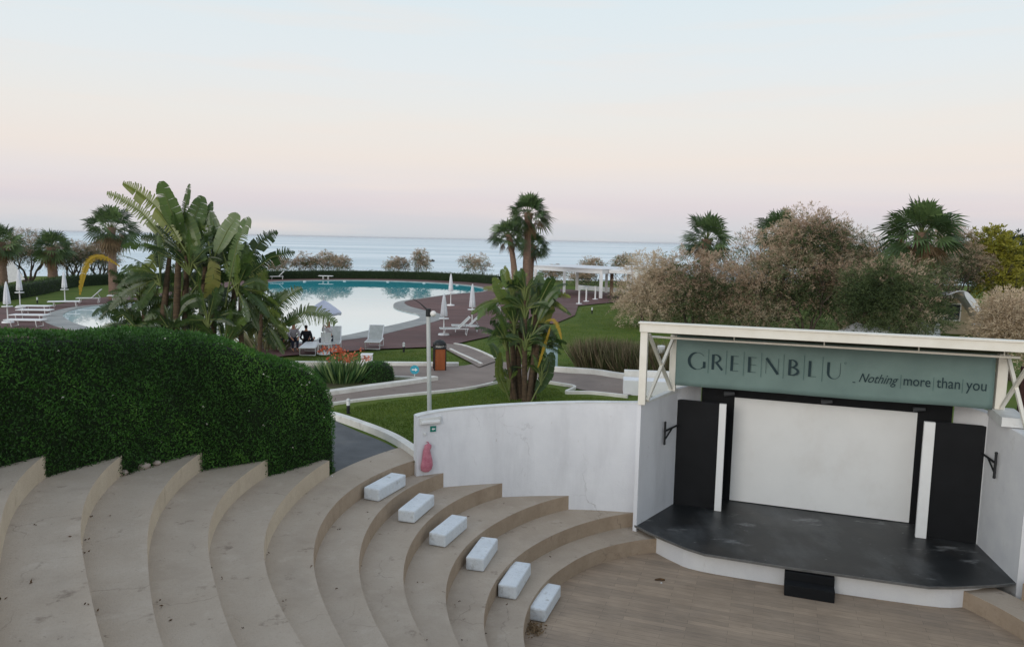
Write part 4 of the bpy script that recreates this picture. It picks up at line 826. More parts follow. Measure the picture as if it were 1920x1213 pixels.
# ------------------------------------------------------------------ giant strelitzia clumps
def blade(V, F, T, base, mid, tip, wd, tear, tn, side_hint=None, n=40, curl=.25):
    """long banana-like blade torn into strips: base, mid, tip give the midrib"""
    base, mid, tip = Vector(base), Vector(mid), Vector(tip); ctrl = mid*2-(base+tip)/2
    pt = lambda t: base*(1-t)**2+ctrl*2*t*(1-t)+tip*t*t
    axis = (tip-base).normalized(); sh = side_hint or axis.cross(Vector((random.gauss(0, .5), -1, random.gauss(0, .3)))).normalized(); L_ = (tip-base).length
    for sgn in (-1, 1):
        i = 0
        while i < n:
            step = 1 if random.random() < tear else random.choice((4, 6, 9)); j = min(n, i+step); gap = random.uniform(.3, .6) if step < 3 else .12
            lean_ = random.uniform(.1, .5) if tear > .4 else .12; dz = random.uniform(.0, .8)*tear; rl = random.uniform(.85, 1.08)
            prev = None
            for q in range(i, j+1):
                t = q/n; t2 = min(1, t); w_ = wd*(math.sin(math.pi*min(1, t2*.93+.05))**.55)*random.uniform(.93, 1.0); tg = (pt(min(1, t2+.02))-pt(max(0, t2-.02))).normalized()
                s_ = (sh-tg*sh.dot(tg)).normalized()*sgn; p0 = pt(t2); up_ = tg.cross(s_)*sgn
                shr = gap*(L_/n)*.5*max(1, step)*(1 if q == i else (-1 if q == j else 0))*(1 if step < 3 else .25)
                pm = p0+s_*w_*.5+up_*w_*curl*.5+tg*(w_*lean_*.4+shr*.6); pe = p0+s_*w_*rl+up_*w_*curl*.4+tg*(w_*lean_+shr*1.1)+Vector((0, 0, -dz*w_*.6))
                b = len(V); V += [p0, pm, pe]
                if prev is not None: F += [(prev, b, b+1, prev+1), (prev+1, b+1, b+2, prev+2)]; T += [tn+random.gauss(0, .03)]*2
                prev = b
            i = j
def mk(name, V, F, T, mt, e):
    o = MB(); o.add(V, F, False); ob = o.build(name, mt, e); a = ob.data.attributes.new('tint', 'FLOAT', 'FACE'); a.data.foreach_set('value', [max(0, min(1, t)) for t in T]); return ob
def strelitzia(name, base, label, stems, leaves, crowns, yellow, kY, seed=1):
    random.seed(seed); e = empty(name, base, label, 'plant', 'giant bird-of-paradise clumps')
    for (x0, y0, x1, y1, r_) in stems:       # pixels at distance kY
        a = PY(x0, y0, kY+random.uniform(-.3, .3)); a.z = GZ-.1; b = PY(x1, y1, kY+random.uniform(-.6, .6)); mid = a.lerp(b, .5)+Vector((random.gauss(0, .06), 0, 0))
        mb = MB(); mb.tube([a, a.lerp(mid, .5), mid, mid.lerp(b, .5), b], [r_*1.15, r_, r_*.95, r_*.85, r_*.6], 9); mb.build('trunk', M['strstem'], e)
    V, F, T = [], [], []; st = MB()
    for (bx, by, mx_, my_, tx, ty, wpx, tear, tn) in leaves:
        Y0 = kY+random.uniform(-.5, .5); dy = random.uniform(-.6, .6); b_, m_, t_ = PY(bx, by, Y0), PY(mx_, my_, Y0+dy*.6), PY(tx, ty, Y0+dy)
        blade(V, F, T, b_, m_, t_, wpx*kY/FPX, tear, tn, curl=random.uniform(-.3, .3))
        st.tube([b_+(b_-m_)*.8+Vector((0, 0, -.1)), b_, m_, m_.lerp(t_, .6)], [.035, .028, .018, .01], 5, False)
    for (cx, cy, nl, lpx, a0, a1, tm, ww) in crowns:
        c = PY(cx, cy, kY+random.uniform(-.5, .5))
        for k in range(nl):
            az = R(random.uniform(a0, a1)); L_ = lpx*random.uniform(.75, 1.15)*kY/FPX; yy = random.uniform(-.75, .75)
            d = Vector((math.cos(az), yy, math.sin(az))).normalized(); s0 = c+d*L_*random.uniform(.1, .5); tip = s0+d*L_+Vector((0, 0, -.28*L_*abs(math.cos(az)))); mid = s0.lerp(tip, .5)+Vector((0, 0, .14*L_*abs(math.cos(az))))
            blade(V, F, T, s0, mid, tip, L_*ww*random.uniform(.6, .95), random.choice((.9, .97, 1, 1)), random.choice((.05, .2, .35, .5, .7))*tm+random.uniform(0, .1), curl=random.uniform(-.4, .4))
            st.tube([c+Vector((0, 0, -.3)), c.lerp(s0, .6), s0, mid], [.04, .03, .022, .012], 5, False)
    mk('foliage', V, F, T, L_str, e); st.build('leaf_stalks', M['petiole'], e)
    for lf in yellow:
        V, F, T = [], [], []; (bx, by, mx_, my_, tx, ty, wpx, tear) = lf; Y0 = kY-.4
        blade(V, F, T, PY(bx, by, Y0), PY(mx_, my_, Y0-.1), PY(tx, ty, Y0-.2), wpx*kY/FPX, tear, .5); ob = mk('yellow_leaf', V, F, T, L_ylf, e); ob['label'] = 'yellowed torn leaf arching down'
    return e
lv = [(322,470,265,398,200,362,15,.98,.66), (338,455,290,385,230,343,19,.97,.74), (345,450,318,390,302,340,20,.15,.45), (340,430,348,385,356,345,9,.8,.3), (350,455,366,405,380,368,19,.2,.5), (365,440,385,410,398,378,9,.3,.3),
      (372,480,352,430,340,400,20,.1,.55), (420,480,405,440,395,398,16,.35,.3), (405,475,428,430,448,402,19,.1,.5), (432,520,445,455,468,408,17,.8,.45), (455,500,485,458,520,434,15,.9,.2), (465,515,510,482,553,474,16,.9,.2),
      (505,600,530,565,566,540,18,.9,.3), (525,615,575,585,630,606,20,.95,.35), (445,480,470,500,500,545,16,.5,.8), (380,520,420,470,440,440,17,.4,.3), (290,560,250,520,232,500,16,.7,.3), (300,600,240,590,190,580,16,.9,.25), (330,600,360,560,420,570,15,.8,.2),
      (250,610,230,590,210,600,12,.9,.1), (395,480,400,520,385,560,14,.6,.9), (330,440,350,470,385,520,18,.3,.7), (300,470,280,500,262,545,15,.7,.7), (460,600,500,575,540,545,14,.9,.3)]
crw = [(335, 470, 16, 70, -30, 200, .8, .2), (300, 520, 16, 66, 60, 250, .8, .2), (400, 500, 18, 66, -30, 180, .7, .2), (445, 540, 18, 66, -60, 130, .8, .2), (265, 560, 14, 58, 40, 230, .7, .2), (340, 560, 16, 62, -20, 230, .5, .22), (480, 585, 16, 58, -70, 110, .8, .2), (390, 600, 14, 56, 0, 180, .5, .22), (250, 610, 12, 46, 0, 220, .5, .2), (470, 620, 14, 50, 10, 170, .8, .2), (320, 620, 12, 50, 0, 180, .4, .22), (300, 640, 14, 60, 20, 160, .5, .16), (360, 640, 14, 66, 20, 160, .6, .16), (420, 650, 14, 66, 30, 160, .6, .16), (370, 560, 14, 66, -20, 200, .6, .15), (430, 610, 14, 60, -20, 170, .8, .15), (355, 500, 14, 72, 20, 160, .5, .14)]
stm = [(300, 700, 318, 480, .13), (322, 700, 335, 470, .14), (345, 700, 350, 480, .13), (365, 700, 385, 500, .12), (400, 700, 405, 500, .11), (430, 700, 440, 530, .12), (455, 700, 450, 540, .1), (280, 700, 268, 560, .1), (480, 700, 490, 590, .09)]
strelitzia('strelitzia_clump', Vector((PY(370, 600, 28).x, 28, GZ)), 'tall clump of torn banana-like leaves rising behind the big hedge on the left', stm, lv, crw, [(225, 500, 172, 485, 150, 553, 6.5, .98)], 28, 3)
lv2 = [(985,600,978,550,972,508,16,.3,.4), (1000,590,1008,545,1012,510,15,.3,.3), (960,600,945,560,925,520,13,.6,.6), (950,610,920,575,895,600,14,.9,.5), (1010,600,1030,560,1050,545,13,.5,.3), (1020,610,1030,570,1032,535,13,.3,.7), (1005,640,1022,600,1035,560,12,.3,.85), (940,690,930,660,918,640,11,.4,.4), (950,735,935,700,938,660,13,.1,.7), (1005,735,1025,700,1035,660,15,.1,.2), (965,560,950,530,940,505,12,.4,.5), (1015,560,1030,530,1038,520,12,.3,.3)]
crw2 = [(985, 580, 16, 40, 10, 170, .8, .19), (965, 610, 12, 40, 60, 220, .9, .19), (1005, 600, 14, 40, -50, 120, .9, .19), (985, 690, 12, 32, 20, 170, .7, .2), (955, 715, 9, 28, 60, 190, .8, .2), (1015, 705, 9, 30, 0, 130, .6, .2), (985, 640, 10, 36, -10, 190, .5, .2), (985, 545, 12, 32, 20, 160, .7, .2), (960, 560, 10, 46, 60, 200, 1, .15), (1010, 565, 12, 46, -20, 110, 1, .15), (980, 655, 12, 44, -20, 200, .8, .17), (1010, 650, 10, 40, -40, 100, .9, .17), (950, 640, 10, 44, 80, 220, .9, .16), (985, 610, 12, 48, -30, 210, 1, .14)]
stm2 = [(962, 748, 958, 600, .1), (975, 748, 982, 575, .1), (990, 750, 1003, 585, .1), (1000, 748, 1012, 610, .08), (968, 750, 948, 620, .07), (984, 752, 985, 560, .09)]
strelitzia('strelitzia_clump', P(980, 748), 'smaller upright clump of broad torn leaves on the front lawn in the centre', stm2, lv2, crw2, [(1020, 605, 1040, 602, 1053, 636, 4.5, .98), (1008, 690, 1022, 645, 1032, 612, 3, .9)], P(980, 748).y, 5)
random.seed(11)
# ------------------------------------------------------------------ small planting
def lawn(px_poly, dens, hgt, label):
    poly = [P(*q).xy for q in px_poly]; tri = tessellate_polygon([[p.to_3d() for p in poly]]); cs = []
    for t in tri:
        a, b, c = [np.array(poly[i]) for i in t]; ar = abs((b[0]-a[0])*(c[1]-a[1])-(b[1]-a[1])*(c[0]-a[0]))/2; n = int(ar*dens); u, v = rng.random((2, n, 1)); f = (u+v) > 1; u = np.where(f, 1-u, u); v = np.where(f, 1-v, v); cs.append(a+(b-a)*u+(c-a)*v)
    c = np.concatenate(cs); n = len(c); c = np.concatenate([c, np.full((n, 1), GZ-.03)], 1); d = rng.normal(0, .45, (n, 3)); d[:, 2] = 1
    pat = .5+.22*np.sin(c[:, 0]*.9+np.sin(c[:, 1]*.7)*2)*np.sin(c[:, 1]*1.3)+rng.normal(0, .15, n)
    tag(cloud('lawn_grass', c, d, hgt*rng.uniform(.6, 1.3, n), .014+hgt*.12, pat, L_lawn), label, 'grass', None, 'stuff')
L_lawn = leafmat('lawn_blades', ['#42561f', '#556a2b', '#6a7b36', '#868746'], .2, .9, .1)
lawn([(626, 768), (720, 752), (800, 742), (880, 733), (935, 722), (1000, 722), (1045, 727), (1060, 740), (1180, 748), (1185, 757), (1000, 757), (860, 768), (782, 784), (782, 842), (740, 826), (700, 805), (640, 783)], 620, .05, 'short grass of the front lawn between the curved wall and the path')
lawn([(550, 668), (700, 661), (810, 655), (850, 668), (880, 682), (550, 680)], 160, .06, 'grass strip between the pool deck and the upper path')
lawn([(880, 648), (935, 635), (1000, 612), (1045, 612), (1085, 600), (1092, 578), (1150, 572), (1210, 580), (1260, 640), (1262, 700), (1040, 690), (945, 677)], 60, .08, 'green lawn between the pergola and the dry grass bed')
# grass blades clump
def blades(name, base, rad_, hgt, n, wd, lmat, label, cat, zt=0, spread=.35, elong=(1, 1), rz=0):
    base = Vector(base); e = empty(name, base, label, cat); a = rng.random(n)*6.283; r_ = rad_*np.sqrt(rng.random(n)); x = r_*np.cos(a)*elong[0]; y = r_*np.sin(a)*elong[1]
    if rz: x, y = x*math.cos(rz)-y*math.sin(rz), x*math.sin(rz)+y*math.cos(rz)
    c = np.stack([x, y, np.zeros(n)], 1)+np.array(base); d = np.stack([x/rad_*spread+rng.normal(0, .18, n), y/rad_*spread+rng.normal(0, .18, n), np.ones(n)], 1)
    cloud('foliage', c, d, hgt*rng.uniform(.55, 1.1, n), wd, rng.random(n), lmat, e); return e
b = P(640, 718); e = blades('flowering_plant', b, .62, 1.0, 420, .07, L_blade, 'clump of strap leaves with orange flowers in the bed beside the white box', 'plant', spread=.7, elong=(1, .7))
n = 300; cc = np.array(b)+np.stack([rng.normal(.05, .33, n), rng.normal(0, .25, n), rng.uniform(.65, 1.25, n)], 1); k = rng.integers(0, 26, n); cs = cc[:26]; pts_ = cs[k]+rng.normal(0, .05, (n, 3)); cloud('flowers', pts_, rdir(n), .11, .06, rng.random(n), L_or, e)['kind'] = 'stuff'
e = blades('strap_plant', P(500, 655, GZ), .9, 1.5, 260, .09, leafmat('variegated', ['#5f6a48', '#8f9270', '#b3ad88']), 'spiky variegated plant at the right foot of the tall left clump', 'plant', spread=.9)
e.location = e.location; 
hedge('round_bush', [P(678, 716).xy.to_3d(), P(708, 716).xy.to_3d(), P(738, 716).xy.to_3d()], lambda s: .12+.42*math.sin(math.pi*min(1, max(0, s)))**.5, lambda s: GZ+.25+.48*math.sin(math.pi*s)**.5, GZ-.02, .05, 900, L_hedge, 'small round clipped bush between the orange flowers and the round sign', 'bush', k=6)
og = P(1148, 694); e = None
for i, (px, py, lab) in enumerate(((1112, 690, 'left clump of tall dry grass behind the white kerb'), (1145, 693, 'second clump of tall dry grass from the left behind the kerb'), (1180, 698, 'third clump of tall dry grass, just left of the canopy post'), (1222, 702, 'clump of tall dry grass seen through the canopy braces'), (1262, 706, 'clump of tall dry grass hidden behind the banner edge'))):
    o = blades('ornamental_grass', P(px, py), .75, 1.3, 1300, .045, L_og, lab, 'ornamental grass', spread=.4, elong=(1, .7)); o['group'] = 'clumps of tall dry grass'
# ================================================================== STREET FURNITURE
# lamp post behind the curved wall
b = P(805.5, 792); top = PY(803, 592, b.y); b.z = GZ-.03
e = empty('street_lamp', b, 'slim white lamp post with dark bracket arm and small globe behind the curved wall', 'street lamp')
mb = MB(); mb.tube([b, b.lerp(top, .5), top], [.065, .06, .055], 14); mb.build('pole', M['lampgrey'], e)
mb = MB(); mb.tube([top-Z*.02, top+Z*.2], .07, 12); mb.tube([top+Z*.14, top+Vector((-.25, 0, .36)), top+Vector((-.44, 0, .47))], [.025, .012, .009], 8); mb.build('arm', M['dark'], e)
mb = MB(); mb.ball(top+Vector((.14, -.02, .06)), .09, 14, .95); mb.build('lamp_globe', mat('frosted_globe', '#e8e6e2', '#e8e6e2', 3, .4), e)
# litter bin
b = P(824, 693); e = empty('litter_bin', b, 'wooden litter bin with dark metal hood beside the path to the pool', 'litter bin')
mb = MB(); mb.box(b+Z*.43, (.42, .42, .84), .2); mb.build('wood_panels', M['wood'], e, bevel=.01)
mb = MB()
for sx in (-1, 1):
    for sy in (-1, 1): q = Matrix.Rotation(.2, 3, 'Z')@Vector((sx*.225, sy*.225, 0)); mb.tube([b+q, b+q+Z*1.06], .022, 6)
mb.box(b+Z*.88, (.48, .48, .05), .2); mb.build('frame', M['dark'], e)
mb = MB(); mb.lathe([(.05, 1.2), (.15, 1.18), (.235, 1.1), (.25, 1.03), (.25, 1.0)], 16, b); mb.build('hood', M['dark'], e)
mb = MB(); mb.tube([b+Z*.9, b+Z*1.08], [.14, .15], 14); mb.build('liner', M['lampgrey'], e)
# bollard lights
def bollard(px, py, lab, h=.45, z=GZ):
    b = P(px, py, z); e = empty('bollard_light', b, lab, 'garden light', 'small garden bollard lights')
    mb = MB(); mb.tube([b, b+Z*h*.55], .05, 10); mb.build('post', M['dark'], e)
    mb = MB(); mb.tube([b+Z*h*.552, b+Z*h*.85], .055, 10); mb.build('lens', M['white'], e)
    mb = MB(); mb.lathe([(.065, h*.85), (.06, h*.93), (.03, h), (0.001, h*1.01)], 12, b); mb.build('lid', M['lampgrey'], e)
bollard(653, 775, 'small black bollard light with white head on the front lawn beside the kerb'); bollard(604, 716, 'bollard light left of the orange flowers'); bollard(757, 660, 'white garden light on the lawn between the white box and the lamp post'); bollard(1110, 588, 'garden light on the green lawn in front of the pergola'); bollard(70, 569, 'garden light on the far left lawn edge behind the loungers')
# round arrow sign
b = P(777.5, 714); e = empty('arrow_sign', b, 'small round blue sign with white arrow on a short post', 'sign'); c = PY(777.5, 693, b.y)
mb = MB(); mb.tube([b, c-Z*.16], .02, 8); mb.build('post', M['lampgrey'], e)
mb = MB(); mb.tube([c+Vector((0, .012, 0)), c-Vector((0, .012, 0))], .165, 24); mb.build('disc', M['teal'], e)
mb = MB(); q = c-Vector((0, .018, 0)); X = Vector((1, 0, 0)); mb.add([q-X*.1+Z*.022, q-X*.1-Z*.022, q+X*.02-Z*.022, q+X*.02-Z*.065, q+X*.11, q+X*.02+Z*.065, q+X*.02+Z*.022], [(0, 1, 2, 6), (3, 4, 5)]); mb.build('arrow', M['white'], e)
# white utility box
b = P(688, 687); e = empty('utility_box', b, 'white square utility box on the lawn beside the orange flowers', 'utility box')
mb = MB(); mb.box(b+Z*.24, (.44, .4, .48), .1); mb.build('cabinet', M['plaster_clean'], e, bevel=.015); mb = MB(); mb.box(b+Z*.5, (.48, .44, .03), .1); mb.build('lid', M['white'], e, bevel=.008)
# low white block wall behind the curved wall
b = P(1172, 741); e = empty('low_wall', b, 'low white block with ledge beside the left canopy post', 'low wall')
mb = MB(); mb.box(b+Vector((1.1, .42, .17)), (2.2, .7, .64), -.12); mb.build('block', M['plaster_clean'], e, bevel=.015)
mb = MB(); mb.box(b+Vector((1.3, .95, .27)), (2.4, .3, .84), -.12); mb.build('ledge', M['kerb'], e, bevel=.015)
b = PY(1240, 655, 29); b.z = GZ; e = empty('floodlight', b, 'small white floodlight on a stake in the dry grass behind the canopy braces', 'floodlight')
mb = MB(); mb.tube([b, PY(1240, 665, 29)], .025, 6); mb.build('stake', M['dark'], e); mb = MB(); mb.box(PY(1240, 655, 29), (.26, .2, .3), .4); mb.build('lamp_head', M['white'], e, bevel=.02)
# blue-grey board behind the centre clump
b = P(1034, 690); mb = MB(); mb.box(b+Z*.52, (.5, .05, 1.04), .15); tag(mb.build('info_board', mat('board_blue', '#9fb6bd', '#8fa8b0', 4, .6), bevel=.01), 'pale blue-grey board standing behind the centre leafy clump', 'board')
for px, py, r_, lab in ((998, 638, .42, 'pinkish boulder on the lawn behind the centre leafy clump'), (196, 531, .9, 'pale pink boulder on the far left lawn behind the yellow leaf')):
    b = P(px, py); mb = MB(); mb.ball(b+Z*r_*.4, r_, 14, .6, .07); tag(mb.build('boulder', M['rock']), lab, 'boulder')

# ================================================================== UMBRELLAS, LOUNGERS
g_u = 'closed white umbrellas around the pool'
def make_umbrella():
    e = empty('closed_umbrella', (0, 0, 0), 'closed white umbrella', 'umbrella', g_u)
    mb = MB(); mb.lathe([(.001, .11), (.07, .11), (.28, .08), (.31, .03), (.31, 0)], 20); mb.build('base', M['white'], e, local=True)
    mb = MB(); mb.tube([(0, 0, .08), (0, 0, 2.4)], .035, 10); mb.build('pole', M['white'], e, local=True)
    mb = MB(); mb.lathe([(.001, 2.42), (.03, 2.4), (.07, 2.2), (.12, 1.8), (.155, 1.4), (.175, 1.12), (.15, 1.09), (.04, 1.12)], 32, pleat=.12, np_=8); mb.build('canopy', M['canvas'], e, local=True)
    mb = MB(); mb.lathe([(.03, .98), (.27, .98), (.28, .96), (.27, .94), (.03, .94)], 20); mb.build('shelf', M['white'], e, local=True)
    return e
um = make_umbrella(); first = True
for px, py, yt, lab in ((15, 605, 528, 'closed white umbrella nearest the left edge, beside the stacked-up loungers'), (38, 577, 505, 'closed white umbrella second from the left edge, in front of the low hedge'), (122, 566, 508, 'closed white umbrella behind the single flat lounger on the left'), (295, 556, 515, 'closed white umbrella seen through the left leafy clump'), (832, 628, 550, 'closed white umbrella with shelf, nearest one to the litter bin'), (845, 573, 513, 'closed white umbrella at the curved pool edge, left of the other two'), (885, 612, 532, 'closed white umbrella beside the hooded lounger, right of the pool'), (933, 548, 521, 'closed white umbrella half hidden behind the centre leafy clump, near the far pool end'), (975, 543, 500, 'closed white umbrella between the two central palm trunks'), (957, 541, 498, 'closed white umbrella left of the leaning palm trunk'), (1005, 545, 507, 'closed white umbrella beside the left pergola post')):
    b = P(px, py, GZ+.04); h = PY(px, yt, b.y).z-b.z; o = um if first else copy_tree(um); first = False
    o.location = b; o['label'] = lab; s = h/2.42; o.scale = (1, 1, s)
def make_lounger(flat):
    e = empty('sun_lounger', (0, 0, 0), 'white sun lounger', 'sun lounger', 'white sun loungers around the pool'); W_ = .33
    x0 = -.05 if not flat else -.95
    bx = (.62, .78) if not flat else (0, .36)
    fr = MB(); 
    for sy in (-1, 1): fr.tube([(.95, sy*W_, .36), (.0 if not flat else -.95, sy*W_, .36)], .028, 6)
    for x in (.95, .1, -.2 if flat else .0): fr.tube([(x, -W_, .36), (x, W_, .36)], .024, 6)
    fr.build('frame', M['white'], e, local=True)
    mb = MB(); mb.box(((.95+x0)/2, 0, .375), (.95-x0, W_*1.9, .03)); mb.build('seat', M['mesh'] if not flat else M['white'], e, local=True, bevel=.01)
    if not flat:
        mb = MB(); mb.beam((-.05, 0, .38), (-.62, 0, .95), W_*1.9, .03); mb.build('backrest', M['mesh'], e, local=True, bevel=.01)
        mb = MB()
        for sy in (-1, 1): mb.tube([(-.02, sy*W_, .36), (-.64, sy*W_, .97)], .026, 6)
        mb.tube([(-.64, -W_, .97), (-.64, W_, .97)], .026, 6); mb.tube([(-.35, -W_, .66), (-.52, -W_*.9, .36)], .02, 5); mb.build('backrest_frame', M['white'], e, local=True)
    for x in (.7, -.5 if not flat else -.6):
        mb = MB(); mb.tube([(x, -W_, .36), (x+.05, -W_, .02), (x+.05, W_, .02), (x, W_, .36)], .022, 6); mb.build('leg', M['white'], e, local=True)
    if not flat:
        mb = MB(); mb.tube([(.0, -W_, .36), (-.55, -W_, .36), (-.55, W_, .36), (0, W_, .36)], .024, 6); mb.build('rear_frame', M['white'], e, local=True)
    return e
lf, lr = make_lounger(True), make_lounger(False); used = set()
for px, py, fl, az, lab in ((48, 612, True, 4, 'nearest of the four flat white loungers at the left edge'), (56, 602, True, 4, 'second nearest of the four flat white loungers at the left edge'), (66, 592, True, 6, 'third of the four flat white loungers at the left edge'), (66, 584, True, 6, 'farthest of the four flat white loungers at the left edge'),
        (120, 575, True, 25, 'single flat white lounger under the third umbrella from the left'), (172, 568, False, 200, 'white lounger beside the far left pool tip under the yellow leaf'), (228, 563, True, 20, 'white lounger hidden behind the left leafy clump by the pool'),
        (703, 651, False, -88, 'white lounger with raised back seen from its foot end, alone left of the lamp post'), (625, 654, False, -80, 'grey-backed lounger right of the seated people'), (582, 662, True, -84, 'lounger the seated woman in grey sits beside, above the white kerb'), (520, 652, True, 0, 'white lounger at the left of the seated group'),
        (858, 628, False, 190, 'white lounger with raised back behind the litter bin'), (879, 622, False, 186, 'white lounger just behind the one near the litter bin'), (925, 585, False, 187, 'white lounger with raised back under the centre leafy clump'), (522, 524, False, 200, 'white lounger with raised back at the far end of the pool'), (940, 548, True, 10, 'flat white lounger at the far right end of the pool')):
    src = lf if fl else lr; o = src if fl not in used else copy_tree(src); used.add(fl); o.location = P(px, py, GZ+.045); o.rotation_euler = (0, 0, R(az)); o['label'] = lab
# starting block / board at the far side
b = P(611, 524, GZ+.05); e = empty('pool_board', b, 'low white board on short supports at the far pool edge', 'board'); mb = MB(); mb.box(b+Z*.42, (1.7, .5, .07)); mb.build('board_top', M['white'], e, bevel=.01)
for sx in (-.3, .3): mb = MB(); mb.box(b+Vector((sx, 0, .2)), (.1, .4, .38)); mb.build('leg', M['lampgrey'], e)
for i, px in enumerate((571, 646, 727, 795, 857)):
    yv = np.interp(px, [540, 620, 700, 780, 850, 893], [527.5, 526, 526.5, 529, 533, 538]); b = P(px, float(yv)+1.3, GZ); mb = MB(); mb.lathe([(.001, .05), (.12, .05), (.2, .0), (.16, -.03)], 12, b+Z*.03)
    tag(mb.build('pool_float', M['white']), 'small white float at the far pool edge, '+('leftmost of five', 'second from the left of five', 'middle of five', 'fourth from the left of five', 'rightmost of five')[i], 'float', 'white floats along the far pool edge')
# open umbrella near the people
b = P(613, 664, GZ+.04); Y0 = b.y; ap = PY(607, 562, Y0); rimz = PY(607, 586, Y0).z; rr = 33*Y0/FPX
b.x = ap.x; e = empty('open_umbrella', b, 'open white parasol seen against the pool above the seated people', 'umbrella')
mb = MB(); mb.tube([b, ap+Z*.12], .028, 8); mb.build('pole', M['white'], e)
mb = MB(); vs = [tuple(ap)]
for q, (fr_, fz) in enumerate(((.35, .3), (.7, .64), (1, 1), (.985, 1.18))):
    for k in range(32):
        a = 2*math.pi*k/32; sc_ = 1-.035*(1-abs(math.cos(4*a)))*(fr_ > .6); vs.append((ap.x+rr*fr_*sc_*math.cos(a), ap.y+rr*fr_*sc_*math.sin(a), ap.z+(rimz-ap.z)*fz+(.03*(1-abs(math.cos(4*a))) if q > 1 else 0)))
mb.add(vs, [(0, 1+k, 1+(k+1) % 32) for k in range(32)]+[(1+q*32+k, 1+(q+1)*32+k, 1+(q+1)*32+(k+1) % 32, 1+q*32+(k+1) % 32) for q in range(3) for k in range(32)], False); mb.build('canopy', mat('parasol_cloth', '#c9ccdb', '#bfc3d4', 2, .85), e, solid=.008)
mb = MB()
for k in range(8): a = math.pi*k/4; mb.tube([ap-Z*.02, Vector((ap.x+rr*.95*math.cos(a), ap.y+rr*.95*math.sin(a), rimz-.02))], .008, 4)
mb.build('ribs', M['white'], e); mb = MB(); mb.lathe([(.001, .1), (.07, .1), (.25, .06), (.27, 0)], 16, b); mb.build('base', M['white'], e)
# white plastic armchair
b = P(609, 663, GZ+.05); e = empty('plastic_chair', b, 'white plastic armchair next to the grey-backed lounger', 'chair')
mb = MB(); mb.box(b+Z*.43, (.5, .48, .04)); mb.build('seat', M['white'], e, bevel=.015); mb = MB(); mb.box(b+Vector((0, .24, .68)), (.46, .04, .46)); mb.build('backrest', M['white'], e, bevel=.02)
for sx in (-1, 1):
    for sy in (-1, 1): mb = MB(); mb.tube([b+Vector((sx*.22, sy*.2, .42)), b+Vector((sx*.27, sy*.24, 0))], [.035, .022], 6); mb.build('leg', M['white'], e)
    mb = MB(); mb.tube([b+Vector((sx*.27, -.2, .42)), b+Vector((sx*.28, -.22, .64)), b+Vector((sx*.27, .22, .68))], .022, 6); mb.build('armrest', M['white'], e)

